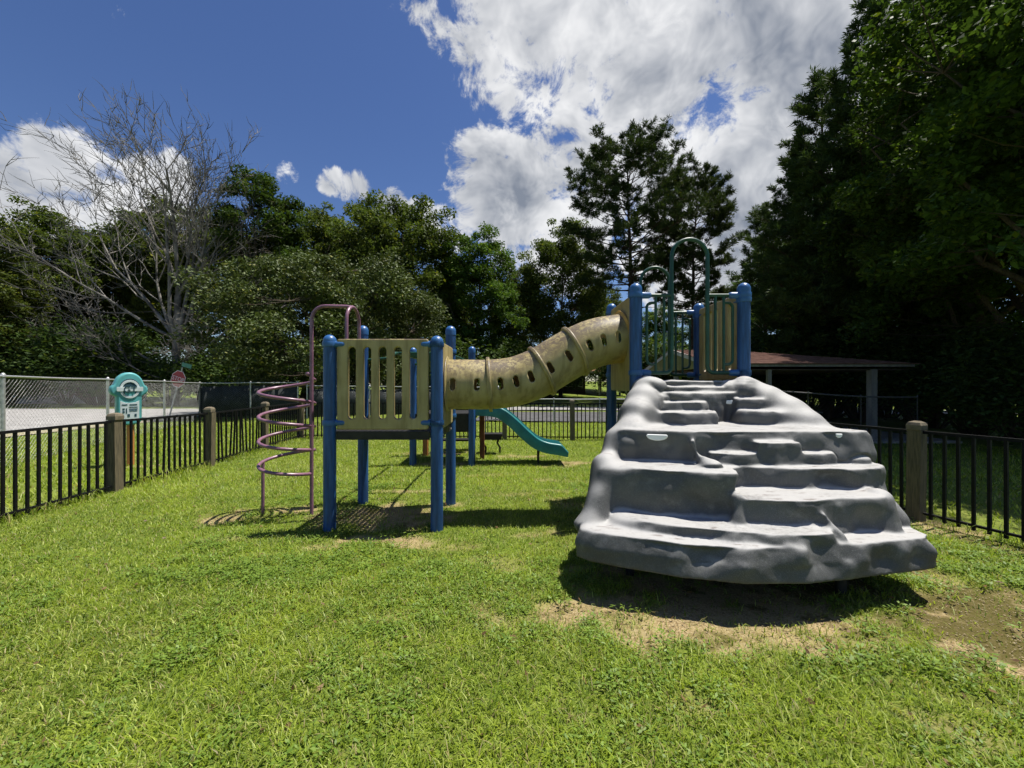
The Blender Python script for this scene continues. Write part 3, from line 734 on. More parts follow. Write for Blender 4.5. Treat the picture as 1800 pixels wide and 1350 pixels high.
capsule((2.82, 3.3, 0.80), (2.90, 3.05, 0.42), 0.12, 0.12); capsule((2.74, 2.98, 0.60), (2.72, 2.92, 0.40), 0.12, 0.14)
capsule((2.16, 2.76, 0.58), (2.24, 2.68, 0.36), 0.03, 0.06)
capsule((1.47, 3.235, 1.02), (1.50, 3.20, 0.90), 0.03, 0.045); capsule((1.50, 3.20, 0.90), (1.55, 3.1, 0.85), 0.045, 0.07)
capsule((1.62, 2.86, 0.66), (1.6, 2.84, 0.52), 0.06, 0.07)
raw = mb.mesh('rock_raw', None)
ro = bpy.data.objects.new('rock_raw', raw); COL.objects.link(ro)
rm = ro.modifiers.new('r', 'REMESH'); rm.mode = 'VOXEL'; rm.voxel_size = 0.0145
sm = ro.modifiers.new('s', 'SMOOTH'); sm.factor = 0.5; sm.iterations = 3
rme = bpy.data.meshes.new_from_object(ro.evaluated_get(bpy.context.evaluated_depsgraph_get()))
bpy.data.objects.remove(ro)
nv = len(rme.vertices); Vr = np.empty(nv * 3, np.float32); rme.vertices.foreach_get('co', Vr); Vr = Vr.reshape(-1, 3).astype(float)
Nr = np.empty(nv * 3, np.float32); rme.vertices.foreach_get('normal', Nr); Nr = Nr.reshape(-1, 3)
side = 1 - np.abs(Nr[:, 2]) ** 2
def n3(p, f, s): return (vnoise(p[:, 0] * f + p[:, 1] * f * 0.6 + 7, p[:, 2] * f + p[:, 1] * f * 0.4 + 3, s) + vnoise(p[:, 0] * f * 0.8 - p[:, 2] * f * 0.5, p[:, 1] * f + p[:, 2] * f * .3, s + 5)) / 2 - 0.5
disp = n3(Vr, 4.0, 41) * 0.11 + n3(Vr, 8.5, 47) * 0.055 + n3(Vr, 20.0, 49) * 0.012
lowf = np.clip((0.52 - Vr[:, 2]) / 0.1, 0, 1)
disp = disp * (0.16 + 0.84 * side) + lowf * side * n3(Vr, 7.0, 53) * 0.045 - np.clip((0.40 - Vr[:, 2]) / 0.16, 0, 1) * side * 0.02
# scooped toe holds and hollows
for (hx_, hy_, hz_, hr_, hd) in [(1.17, 2.98, 0.58, 0.075, 0.035), (1.37, 2.93, 0.59, 0.085, 0.04), (1.33, 2.93, 0.66, 0.06, 0.03), (1.55, 2.88, 0.57, 0.06, 0.025), (2.45, 3.05, 0.76, 0.12, 0.05), (2.50, 2.80, 0.52, 0.12, 0.05), (1.75, 3.26, 1.02, 0.09, 0.03),
                              (1.9, 3.1, 0.76, 0.10, 0.03), (2.05, 2.53, 0.30, 0.14, 0.03), (2.52, 2.65, 0.31, 0.10, 0.03), (2.78, 2.7, 0.30, 0.07, 0.03), (2.68, 3.3, 1.0, 0.08, 0.03), (1.5, 3.68, 1.18, 0.09, 0.03), (2.45, 3.68, 1.2, 0.1, 0.02), (1.3, 2.57, .38, .12, .025), (1.62, 2.53, .40, .10, .02)]:
    d2 = ((Vr - np.array([hx_, hy_, hz_])) ** 2).sum(1); disp = disp - hd * np.exp(-d2 / (hr_ ** 2) * 1.2) * side
disp = disp * (0.25 + 0.75 * sstep(0.23, 0.36, Vr[:, 2]))
Vr = Vr + Nr * disp[:, None]
# melt the shoulder mounds together
ne = len(rme.edges); E = np.empty(ne * 2, np.int32); rme.edges.foreach_get('vertices', E); E = E.reshape(-1, 2)
deg = np.bincount(E.ravel(), minlength=nv)[:, None]
msk = (sstep(1.44, 1.30, Vr[:, 0]) + sstep(2.42, 2.54, Vr[:, 0])) * sstep(3.45, 3.6, Vr[:, 1]) * sstep(0.95, 1.12, Vr[:, 2])
msk2 = sstep(0.95, 0.85, Vr[:, 0]) * sstep(0.42, 0.5, Vr[:, 2])
msk = np.clip(np.maximum(msk, msk2 * 0.8), 0, 1)[:, None]
for _ in range(55):
    acc = np.zeros_like(Vr)
    for ax_ in range(3): acc[:, ax_] = np.bincount(E[:, 0], Vr[E[:, 1], ax_], nv) + np.bincount(E[:, 1], Vr[E[:, 0], ax_], nv)
    Vr = Vr + (acc / np.maximum(deg, 1) - Vr) * msk * 0.7
rme.vertices.foreach_set('co', Vr.astype(np.float32).ravel()); rme.update()
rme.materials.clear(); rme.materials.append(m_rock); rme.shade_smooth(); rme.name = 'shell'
link('shell', rme, rock)
from mathutils.bvhtree import BVHTree
bvh = BVHTree.FromPolygons([Vector(v.co) for v in rme.vertices], [tuple(p.vertices) for p in rme.polygons])
def handhold(px, py, w, h):
    """plate for a handhold slot near a riser top; its lit inside is painted white"""
    dr = Vector(((px - 900) / 700, 1.0, (675 - py) / 700)).normalized()
    hit, nrm, _, _ = bvh.ray_cast(Vector((0, 0, 1.5)), dr)
    if hit is None: return
    pts = [(w / 2 * math.cos(R_(a)), -h * math.sin(R_(a)) * 0.9) for a in range(0, 181, 15)] + [(-w / 2 * 0.9, 0.25 * h), (w / 2 * 0.9, 0.25 * h)]
    o = link('handhold', plate_mesh('handhold', pts, [], 0.03, m_slot_white, 0.006), rock)
    nz_ = Vector((nrm.x * 0.7, nrm.y, 0)).normalized(); ux_ = Vector((-nz_.y, nz_.x, 0)); ux_ = ux_ if ux_.x > 0 else -ux_
    M = Matrix((ux_, Vector((0, 0, 1)), ux_.cross(Vector((0, 0, 1))))).transposed().to_4x4(); M.translation = hit + nz_ * -0.004
    o.matrix_basis = M
handhold(1155, 766, 0.17, 0.045); handhold(1283, 705, 0.13, 0.035); handhold(1474, 764, 0.05, 0.03)
for (x, y) in ((0.95, 3.2), (1.75, 3.1), (2.36, 2.86), (1.3, 3.8), (2.5, 3.8)):
    MB().tube([(x, y, -0.06), (x, y, 0.26)], 0.035, 10).build('leg', m_black, rock, True)
# ------------------------------------------------------------------ wood-post picket fences
m_wood = pm('weathered_pine', (0.165, 0.135, 0.085), 0.9, scale=5, col2=(0.085, 0.075, 0.05), bump=0.6, bscale=14, spec=0.15, streak=(14, 14, 1.2))
m_wood2 = pm('weathered_pine_cap', (0.20, 0.165, 0.115), 0.9, scale=9, col2=(0.085, 0.075, 0.055), bump=0.5, bscale=30, spec=0.15)
m_iron = pm('black_iron', (0.005, 0.005, 0.006), 0.6, 0.3, 20, spec=0.2)
PICK = MB().square([(0.0125, 0.0), (0.0125, 0.93)]).mesh('picket', m_iron)
POSTM = MB().square([(0.060, -0.1), (0.061, 0.99)]).mesh('fence_post_shaft', m_wood)
POSTC = MB().square([(0.050, 0.985), (0.050, 1.0), (0.064, 1.0), (0.065, 1.05), (0.052, 1.08), (0.022, 1.095)]).mesh('fence_post_cap', m_wood2)
def picket_fence(path, label, bent=(), skip_last=False):
    """path: list of post positions; the posts, rails and each picket are parts"""
    t = thing('picket_fence', label, 'fence', (path[0][0], path[0][1], 0))
    k_all = 0
    for i, (x, y) in enumerate(path):
        g = float(gz(x, y)); a = random.uniform(-0.06, 0.06)
        d = Vector((path[min(i + 1, len(path) - 1)][0] - path[max(i - 1, 0)][0], path[min(i + 1, len(path) - 1)][1] - path[max(i - 1, 0)][1]))
        rz = math.atan2(d.y, d.x) + a * 0.6
        if not (skip_last and i == len(path) - 1):
            for me, nm in ((POSTM, 'fence_post'), (POSTC, 'post_cap')):
                o = link(nm, me, t); o.location = (x, y, g); o.rotation_euler = (random.uniform(-0.012, 0.012), random.uniform(-0.012, 0.012), rz)
        if i == len(path) - 1: break
        x2, y2 = path[i + 1]; g2 = float(gz(x2, y2)); L = math.hypot(x2 - x, y2 - y); n = int(round((L - 0.15) / 0.108))
        ux, uy = (x2 - x) / L, (y2 - y) / L; ang = math.atan2(uy, ux)
        for z, hh in ((0.975, 0.032), (0.085, 0.024)):
            A = Vector((x + ux * 0.07, y + uy * 0.07, g + z)); B = Vector((x2 - ux * 0.07, y2 - uy * 0.07, g2 + z))
            mb = MB(); mid = (A + B) / 2; dd = B - A
            M = Matrix.Rotation(ang, 3, 'Z') @ Matrix.Rotation(-math.atan2(dd.z, math.hypot(dd.x, dd.y)), 3, 'Y')
            mb.box(mid, (dd.length, 0.030, hh), mat=M); mb.build('rail', m_iron, t)
        for k in range(n):
            f = (0.075 + 0.054 + k * (L - 0.15) / n) / L; px_, py_ = x + (x2 - x) * f, y + (y2 - y) * f
            o = link('picket', PICK, t); o.location = (px_, py_, g + (g2 - g) * f + 0.035)
            rot = random.uniform(-0.006, 0.006)
            if (i, k) in bent: rot = random.choice((-1, 1)) * random.uniform(0.03, 0.05)
            o.rotation_euler = (rot * uy, rot * ux, ang + random.uniform(-0.03, 0.03))
    return t
lf = [(-5.44, 0.10), (-5.46, 1.91), (-5.48, 3.72), (-5.51, 5.53), (-5.57, 7.34), (-5.68, 9.15), (-5.80, 10.95)]
picket_fence(lf, 'black picket fence with wood posts along the left of the lawn', {(3, 6), (4, 2), (4, 4), (4, 5), (4, 8), (4, 9), (4, 12)}, True)
bf = [(-5.80, 10.95), (-3.98, 10.90), (-2.08, 10.80), (-0.20, 10.72), (1.62, 10.66), (3.3, 10.62)]
picket_fence(bf, 'black picket fence with wood posts across the back of the lawn', (), True)
rf = [(3.30, 10.62), (3.45, 8.30), (3.92, 6.30), (4.49, 4.43), (5.02, 2.70), (5.55, 0.95)]
picket_fence(rf, 'black picket fence with wood posts along the right beside the woods', ())

# ------------------------------------------------------------------ chain-link fences
m_galv = pm('galvanised_steel', (0.42, 0.43, 0.43), 0.45, 0.2, 12, metal=0.55, spec=0.5)
m_wire = pm('galvanised_wire', (0.17, 0.175, 0.175), 0.5, 0.15, 6, metal=0.4, spec=0.5)
m_screen = pm('dark_wind_screen', (0.030, 0.034, 0.035), 0.8, 0.25, 3, spec=0.2, bump=0.2, bscale=30)
def wire_mesh(mb, A, B, h, pitch=0.09, w=0.0013, zo=0.04):
    """diamond mesh between A and B: two sets of zig-zag wires, each a thin three-sided bar"""
    A, B = Vector(A), Vector(B); L = (B - A).length; u = (B - A).normalized(); nrm = u.cross(Vector((0, 0, 1))).normalized()
    H = h - zo
    n0 = int((L + H) / pitch)
    for sgn in (1, -1):
        for k in range(n0):
            s0 = k * pitch - (H if sgn > 0 else 0)
            a, b = s0, s0 + sgn * H
            if sgn < 0: a, b = s0, s0 - H
            za, zb = 0.0, H
            lo, hi = min(a, b), max(a, b)
            t0, t1 = 0.0, 1.0
            if b > a:
                if a < 0: t0 = -a / (b - a)
                if b > L: t1 = (L - a) / (b - a)
            else:
                if a > L: t0 = (a - L) / (a - b)
                if b < 0: t1 = a / (a - b)
            if t1 - t0 < 0.02: continue
            p = A + u * (a + (b - a) * t0) + Vector((0, 0, zo + H * t0)); q = A + u * (a + (b - a) * t1) + Vector((0, 0, zo + H * t1))
            off = nrm * (0.002 * sgn); d = (q - p).normalized(); s1 = d.cross(nrm).normalized()
            vs = []
            for pt in (p, q):
                for ang in (90, 210, 330):
                    vs.append(pt + off + (s1 * math.cos(R_(ang)) + nrm * math.sin(R_(ang))) * w)
            mb.add(vs, [(0, 1, 4, 3), (1, 2, 5, 4), (2, 0, 3, 5)])
    # twisted tips above the rail
    k = 0.0
    while k < L:
        p = A + u * k + Vector((0, 0, h)); vs = [p - u * 0.006, p + u * 0.006, p + nrm * 0.006, p + Vector((0, 0, 0.045))]
        mb.add(vs, [(0, 1, 3), (1, 2, 3), (2, 0, 3)]); k += pitch
def chain_fence(pts, hs, label, screens=(), wire=True, pitch=0.09, r=0.03, pm_=None, wm_=None):
    m_galv, m_wire = (pm_ or globals()['m_galv']), (wm_ or globals()['m_wire'])
    t = thing('chain_link_fence', label, 'fence', (pts[0][0], pts[0][1], 0))
    P = [Vector((x, y, float(gz(x, y)))) for (x, y) in pts]
    for i, (p, h) in enumerate(zip(P, hs)):
        mb = MB(); mb.lathe([(r, -0.1), (r, h - 0.02), (r * 1.25, h - 0.015), (r * 1.25, h + 0.03), (r * 0.6, h + 0.055), (0.004, h + 0.062)], tuple(p), 12); mb.build('steel_post', m_galv, t, True)
    for i in range(len(P) - 1):
        a = P[i] + Vector((0, 0, hs[i])); b = P[i + 1] + Vector((0, 0, hs[i + 1]))
        MB().tube([a, (a + b) / 2 + Vector((0, 0, -0.01)), b], 0.021, 8).build('top_rail', m_galv, t, True)
        if wire:
            mb = MB(); wire_mesh(mb, P[i], P[i + 1], (hs[i] + hs[i + 1]) / 2 - 0.01, pitch); tag(mb.build('wire_mesh', m_wire, t), kind='stuff')
        if i in screens:
            u = (P[i + 1] - P[i]).normalized(); nn = u.cross(Vector((0, 0, 1))) * -0.03
            n = 14; vs = []; 
            for k in range(n + 1):
                q = P[i].lerp(P[i + 1], k / n) + nn
                for zz in (0.16, hs[i] - 0.14): vs.append(q + nn * (0.6 * math.sin(k * 1.7)) + Vector((0, 0, zz + 0.02 * math.sin(k * 2.1))))
            fs = [(2 * k, 2 * k + 2, 2 * k + 3, 2 * k + 1) for k in range(n)]
            mb = MB(); mb.add(vs, fs); o = mb.build('wind_screen', m_screen, t, True); so = o.modifiers.new('thick', 'SOLIDIFY'); so.thickness = 0.006
    return t
m_dkpost = pm('weathered_dark_steel', (0.06, 0.06, 0.058), 0.6, 0.2, 9)
cl = [(-6.9, 1.0), (-7.95, 3.9), (-8.95, 7.0), (-10.15, 10.0), (-11.35, 13.0), (-12.55, 16.0)]
chain_fence(cl, [1.64, 1.63, 1.625, 1.60, 1.58, 1.56], 'galvanised chain-link fence left of the lawn beside the road')
chain_fence([(-12.55, 16.0), (-10.9, 16.6), (-9.25, 17.2)], [1.56, 1.55, 1.55], 'chain-link fence corner with dark wind screen behind the left lawn fence', (0, 1))
chain_fence([(-8.9, 17.3), (-6.2, 17.35), (-3.4, 17.4), (-0.6, 17.45)], [1.42, 1.40, 1.38, 1.36], 'dark-screened chain-link fence behind the low play deck', (0, 1, 2))
chain_fence([(0.0, 15.2), (1.6, 15.2), (3.35, 15.2), (5.0, 15.2)], [0.93, 0.93, 0.93, 0.93], 'low chain-link fence on the grass behind the slide', (), True, 0.10, 0.018)
chain_fence([(6.9, 11.2), (8.4, 11.3), (9.9, 11.3), (11.4, 11.2)], [1.45, 1.45, 1.45, 1.45], 'thin wire fence in front of the picnic shelter', (), True, 0.12, 0.014, m_dkpost, m_dkpost)

# ------------------------------------------------------------------ signs
m_teal2 = pm('aqua_sign_plastic', (0.10, 0.36, 0.37), 0.45, 0.15, 5, spec=0.4)
m_teald = pm('dark_aqua_print', (0.012, 0.055, 0.075), 0.6, 0.2, 8)
m_panelw = pm('pale_print_panel', (0.55, 0.62, 0.63), 0.5, 0.08, 6)
m_red = pm('sign_red', (0.28, 0.012, 0.014), 0.45, 0.15, 5)
m_sgreen = pm('street_sign_green', (0.012, 0.16, 0.10), 0.45, 0.15, 5)
m_skin = pm('orange_post_paint', (0.48, 0.20, 0.05), 0.6, 0.25, 6, streak=True)
SX, SY = -7.08, 7.35; sg = float(gz(SX, SY))
ps = thing('playground_sign', 'aqua playground sign with round badge on an orange post', 'sign', (SX, SY, sg))
def sign_outline():
    pts = [(-0.20, 0.0)] + [(0.20 * math.cos(R_(a)), 0.0 + 0.08 * math.sin(R_(a))) for a in range(200, 341, 20)] + [(0.20, 0.0), (0.20, 0.42)]
    pts += [(0.235 + 0.065 * math.cos(R_(a)), 0.53 + 0.085 * math.sin(R_(a))) for a in range(-70, 81, 25)]
    pts += [(0.235 * math.cos(R_(a)), 0.59 + 0.245 * math.sin(R_(a))) for a in range(20, 161, 10)]
    pts += [(-0.235 + 0.065 * math.cos(R_(a)), 0.53 + 0.085 * math.sin(R_(a))) for a in range(100, 251, 25)]
    pts += [(-0.20, 0.42)]
    return pts
SM = Matrix.Translation((SX, SY, sg + 0.83)) @ Matrix.Rotation(R_(57), 4, 'Z') @ Matrix.Rotation(R_(90), 4, 'X')
def on_sign(o, dx=0, dy=0, dz=0.0): o.matrix_basis = SM @ Matrix.Diagonal((0.86, 1.06, 1, 1)) @ Matrix.Translation((dx, dy, dz)); return o
on_sign(link('board', plate_mesh('board', sign_outline(), [], 0.17, m_teal2, 0.03), ps))
zf = 0.087
on_sign(link('badge', plate_mesh('badge', circle(0, 0.56, 0.165, 36), [], 0.008, m_teald, 0.002), ps), dz=zf)
on_sign(link('badge_ring', plate_mesh('badge_ring', circle(0, 0.545, 0.160, 36), [circle(0, 0.545, 0.120, 36)], 0.010, m_panelw, 0.002), ps), dz=zf + 0.008)
on_sign(link('badge_centre', plate_mesh('badge_centre', circle(0, 0.50, 0.085, 28), [], 0.008, m_teal2, 0.002), ps), dz=zf + 0.007)
on_sign(link('badge_band', plate_mesh('badge_band', rrect(0, 0.545, 0.42, 0.075, 0.015), [], 0.010, m_panelw, 0.002), ps), dz=zf + 0.017)
on_sign(link('lettering', text_mesh('GT', 0.16, 0.004, m_teald, 'lettering'), ps), 0, 0.535, zf + 0.026)
on_sign(link('notice', plate_mesh('notice', [(-0.15, 0.03), (0.15, 0.03), (0.15, 0.345), (0.08, 0.315), (0, 0.305), (-0.08, 0.315), (-0.15, 0.345)], [], 0.008, m_panelw, 0.002), ps), dz=zf)
for (a, b, w, h) in ((-0.085, 0.275, 0.09, 0.02), (0.055, 0.275, 0.12, 0.018), (0.055, 0.235, 0.14, 0.010), (0.055, 0.205, 0.14, 0.008), (0.055, 0.185, 0.13, 0.008), (-0.10, 0.20, 0.035, 0.035), (-0.10, 0.15, 0.035, 0.035), (0.055, 0.165, 0.13, 0.006), (-0.02, 0.09, 0.04, 0.05), (0.09, 0.09, 0.035, 0.05), (-0.055, 0.17, 0.02, 0.09)):
    on_sign(link('print_block', plate_mesh('print_block', rrect(a, b, w, h, 0.003, 2), [], 0.004, m_teald, 0.001), ps), dz=zf + 0.006)
mb = MB(); mb.tube([(SX + 0.02, SY + 0.02, sg - 0.1), (SX + 0.02, SY + 0.02, sg + 0.86)], 0.055, 14); mb.build('sign_post', m_skin, ps, True)

ss = thing('stop_sign', 'leaning red stop sign with green street name plate beyond the fence', 'stop sign', (-15.5, 17.9, float(gz(-15.5, 17.9))))
base = Vector((-15.45, 17.9, float(gz(-15.45, 17.9)) - 0.1)); topp = Vector((-14.80, 17.9, 2.25))
ax = (topp - base).normalized()
MB().tube([base, topp], 0.032, 8).build('pole', m_galv, ss, True)
ctr_ = Vector((-14.96, 17.9, 1.72))
nz = Vector((-0.17, -0.98, 0.0)); nz = (nz - ax * nz.dot(ax)).normalized(); uy = ax.copy(); ux = uy.cross(nz).normalized()
OM = Matrix((ux, uy, nz)).transposed().to_4x4(); OM.translation = ctr_ + nz * 0.04
octo = [(0.40 * math.cos(R_(22.5 + 45 * k)), 0.40 * math.sin(R_(22.5 + 45 * k))) for k in range(8)]
octi = [(0.375 * math.cos(R_(22.5 + 45 * k)), 0.375 * math.sin(R_(22.5 + 45 * k))) for k in range(8)]
m_signw = pm('reflective_white', (0.62, 0.56, 0.55), 0.5, 0.08, 6)
o = link('border', plate_mesh('border', octo, [octi], 0.014, m_signw, 0.002), ss); o.matrix_basis = OM
o = link('face', plate_mesh('face', octi, [], 0.008, m_red, 0.001), ss); o.matrix_basis = OM
o = link('lettering', text_mesh('STOP', 0.27, 0.003, m_signw, 'lettering'), ss); o.matrix_basis = OM @ Matrix.Translation((0, 0, 0.009))
nz2 = Vector((-0.30, -0.95, 0)).normalized(); ux2 = Vector((-nz2.y, nz2.x, 0)); ux2 = ux2 if ux2.x > 0 else -ux2
ux2 = (ux2 + Vector((0, 0, -0.22))).normalized(); uy2 = nz2.cross(ux2).normalized()
GM = Matrix((ux2, uy2, nz2)).transposed().to_4x4(); GM.translation = topp + Vector((0.18, 0, 0.08))
o = link('street_name_plate', plate_mesh('street_name_plate', rrect(0, 0, 0.62, 0.19, 0.02), [], 0.01, m_sgreen, 0.002), ss); o.matrix_basis = GM

# ------------------------------------------------------------------ buildings
m_shingle = pm('red_brown_shingle', (0.15, 0.085, 0.068), 0.95, 0.3, 5, bump=0.4, bscale=25, spec=0.15)
m_shingle2 = pm('tan_shingle', (0.24, 0.13, 0.075), 0.95, 0.3, 5, bump=0.4, bscale=25, spec=0.15)
m_fascia = pm('weathered_white_trim', (0.42, 0.41, 0.39), 0.8, 0.18, 4, spec=0.2)
m_olive = pm('olive_siding', (0.19, 0.18, 0.075), 0.8, 0.15, 3, spec=0.2)
m_wallw = pm('pale_wall_paint', (0.40, 0.40, 0.39), 0.85, 0.12, 3, spec=0.2)
m_dkwall = pm('dark_brick_wall', (0.07, 0.055, 0.05), 0.9, 0.25, 8, spec=0.2)
m_glass = pm('window_glass', (0.02, 0.025, 0.03), 0.08, 0.1, 3, spec=0.6)
m_slab = pm('concrete_slab', (0.36, 0.34, 0.31), 0.9, 0.15, 2, spec=0.2, bump=0.2)
m_greypost = pm('grey_timber', (0.20, 0.195, 0.185), 0.85, 0.25, 6, streak=True, spec=0.2)
def roof_run(parent, a, b, c, d, ze, zr, mat, course):
    """one roof plane, eave a-b up to ridge c-d; each shingle course is its own slightly tilted strip"""
    A, B, C_, D = Vector((*a, ze)), Vector((*b, ze)), Vector((*c, zr)), Vector((*d, zr))
    slope = ((C_ + D) / 2 - (A + B) / 2).length; n = max(int(slope / course), 3); nrm = (B - A).cross(C_ - A).normalized()
    for k in range(n):
        t0, t1 = k / n, min((k + 1.15) / n, 1.0)
        p0, p1, p2, p3 = A.lerp(C_, t0), B.lerp(D, t0), B.lerp(D, t1), A.lerp(C_, t1)
        mb = MB(); lo = nrm * 0.028; hi = nrm * 0.008
        mb.add([p0, p1, p2, p3, p0 + lo, p1 + lo, p2 + hi, p3 + hi], [(3, 2, 1, 0), (4, 5, 6, 7), (0, 1, 5, 4), (1, 2, 6, 5), (2, 3, 7, 6), (3, 0, 4, 7)])
        mb.build('shingle_course', mat, parent)
def gable_roof(parent, x0, x1, y0, y1, ze, zr, mat, course=0.20):
    ym = (y0 + y1) / 2
    roof_run(parent, (x0, y0), (x1, y0), (x0, ym), (x1, ym), ze, zr, mat, course)
    roof_run(parent, (x1, y1), (x0, y1), (x1, ym), (x0, ym), ze, zr, mat, course)
# picnic shelter
g0 = -0.32
sh = thing('picnic_shelter', 'open picnic shelter with red-brown shingle roof at the wood edge', 'shelter', (9.5, 16, g0))
x0, x1, y0, y1, ze, zr = 6.45, 12.7, 12.6, 19.4, 2.13, 2.86
ym = (y0 + y1) / 2; rx = 8.3
roof_run(sh, (x0 - 0.1, y0 - 0.12), (x1 + 0.1, y0 - 0.12), (x0 - 0.1, ym), (rx, ym), ze, zr, m_shingle, 0.24)
roof_run(sh, (x1 + 0.1, y0 - 0.12), (x1 + 0.1, y1 + 0.12), (rx, ym), (rx, ym + 0.01), ze, zr, m_shingle, 0.24)
roof_run(sh, (x1 + 0.1, y1 + 0.12), (x0 - 0.1, y1 + 0.12), (rx, ym), (x0 - 0.1, ym), ze, zr, m_shingle, 0.24)
mb = MB(); mb.box(((x0 + x1) / 2, y0 - 0.02, ze - 0.045), (x1 - x0, 0.05, 0.075)); mb.build('eave_board', m_greypost, sh)
mb = MB(); mb.box(((x0 + x1) / 2, y1 + 0.02, ze - 0.045), (x1 - x0, 0.05, 0.075)); mb.build('eave_board', m_greypost, sh)
mb = MB(); mb.box((x1 + 0.02, (y0 + y1) / 2, ze - 0.045), (0.05, y1 - y0, 0.075)); mb.build('eave_board', m_greypost, sh)
for (xx) in (x0,):
    mb = MB(); ym = (y0 + y1) / 2
    mb.add([(xx - 0.04, y0, ze - 0.10), (xx - 0.04, y1, ze - 0.10), (xx - 0.04, ym, zr - 0.05), (xx + 0.04, y0, ze - 0.10), (xx + 0.04, y1, ze - 0.10), (xx + 0.04, ym, zr - 0.05)], [(0, 2, 1), (3, 4, 5), (0, 1, 4, 3), (1, 2, 5, 4), (2, 0, 3, 5)])
    mb.build('gable_wall', m_olive, sh)
    for s in (0, 1):
        A = Vector((xx - 0.05, y0 if s == 0 else y1, ze - 0.03)); B = Vector((xx - 0.05, ym, zr - 0.0))
        mb = MB(); d = B - A; ang = math.atan2(d.z, d.y); mb.box((A + B) / 2 + Vector((-0.02, 0, -0.03)), (0.04, d.length, 0.14), mat=Matrix.Rotation(ang, 3, 'X')); mb.build('rake_board', m_fascia, sh)
mb = MB(); mb.box(((x0 + x1) / 2, 16, ze - 0.17), (x1 - x0 - 0.1, 6.6, 0.03)); mb.build('soffit', m_dkwall, sh)
for (xx, yy, w) in ((8.22, 12.75, 0.11), (11.52, 12.75, 0.19), (6.6, 12.75, 0.16), (6.6, 19.2, 0.16), (9.0, 19.2, 0.16), (12.4, 19.2, 0.16), (6.55, 15.9, 0.14)):
    mb = MB(); mb.square([(w / 2, -0.1), (w / 2, ze - g0 - 0.16)], (xx, yy, g0)); mb.build('shelter_post', m_greypost, sh)
mb = MB(); mb.box(((x0 + x1) / 2 + 0.4, 15.8, g0 - 0.02), (x1 - x0 + 1.4, 7.2, 0.16)); mb.build('slab', m_slab, sh)
pt = thing('picnic_table', 'grey timber picnic table standing under the shelter', 'table', (10.2, 14.6, g0 + 0.06))
tz = g0 + 0.06
for k in range(4):
    mb = MB(); mb.box((10.2, 14.3 + 0.19 * k, tz + 0.74), (1.8, 0.17, 0.04)); mb.build('table_plank', m_greypost, pt)
for yy in (13.95, 15.2):
    mb = MB(); mb.box((10.2, yy, tz + 0.43), (1.8, 0.24, 0.04)); mb.build('bench_plank', m_greypost, pt)
for xx in (9.6, 10.8):
    mb = MB(); mb.box((xx, 14.2, tz + 0.36), (0.06, 0.10, 0.78), mat=Matrix.Rotation(0.5, 3, 'X')); mb.box((xx + 0.07, 14.95, tz + 0.36), (0.06, 0.10, 0.78), mat=Matrix.Rotation(-0.5, 3, 'X')); mb.box((xx, 14.58, tz + 0.39), (0.05, 1.5, 0.09)); mb.build('trestle', m_greypost, pt)

# house with carport behind the tunnel
hz0 = float(gz(8, 44))
ho = thing('house', 'low dark house with pale roof edge on the far lawn behind tunnel', 'house', (8, 46, hz0))
mb = MB(); mb.box((5.6, 47, hz0 + 1.2), (5.0, 6.0, 2.6)); mb.build('wall', m_dkwall, ho)
mb = MB(); mb.box((4.7, 43.93, hz0 + 1.0), (0.95, 0.08, 2.05)); mb.build('door', m_wallw, ho)
for xx in (6.3, 7.4):
    w = MB(); w.box((xx, 43.96, hz0 + 1.3), (0.8, 0.06, 1.0)); wo = w.build('window', m_fascia, ho)
    w = MB(); w.box((xx, 43.92, hz0 + 1.3), (0.66, 0.04, 0.86)); w.build('pane', m_glass, wo)
gable_roof(ho, 2.4, 13.2, 42.2, 51, hz0 + 2.45, hz0 + 4.2, m_shingle2, 0.5)
mb = MB(); mb.box((7.8, 42.2, hz0 + 2.38), (10.8, 0.1, 0.22)); mb.build('eave_board', m_fascia, ho)
for xx in (9.3, 11.5, 13.0):
    mb = MB(); mb.square([(0.09, -0.1), (0.09, 2.35)], (xx, 42.5, hz0)); mb.build('carport_post', m_fascia, ho)

hl = thing('house', 'pale house with tan roof half hidden by shrubs at far left', 'house', (-38, 31, 0))
mb = MB(); mb.box((-38, 34, 1.75), (9, 5, 3.6)); mb.build('wall', m_wallw, hl)
gable_roof(hl, -43, -33, 31.0, 37, 3.60, 5.3, m_shingle2, 0.4)
mb = MB(); mb.box((-38, 31.0, 3.54), (10, 0.1, 0.18)); mb.build('eave_board', m_fascia, hl)
for xx in (-40.2, -37.4, -35.0):
    w = MB(); w.box((xx, 31.48, 2.3), (1.1, 0.08, 1.3)); wo = w.build('window', m_fascia, hl)
    w = MB(); w.box((xx, 31.43, 2.3), (0.92, 0.05, 1.12)); w.build('pane', m_glass, wo)
    w = MB(); w.box((xx, 31.40, 2.3), (0.92, 0.03, 0.05)); w.build('glazing_bar', m_fascia, wo)
# overhead service wire
m_cable = pm('cable', (0.02, 0.02, 0.02), 0.6, 0.1, 5)
for (a, b, lab) in (((-60, 34, 12.3), (-14, 33, 11.6), 'upper overhead cable crossing the trees at far left'), ((-60, 31, 8.9), (-14, 30, 7.6), 'lower overhead cable crossing the trees at far left')):
    A, B = Vector(a), Vector(b)
    o = MB().tube([A.lerp(B, t) + Vector((0, 0, -1.2 * 4 * t * (1 - t))) for t in [k / 16 for k in range(17)]], 0.022, 6).build('overhead_cable', m_cable)
    tag(o, lab, 'cable')
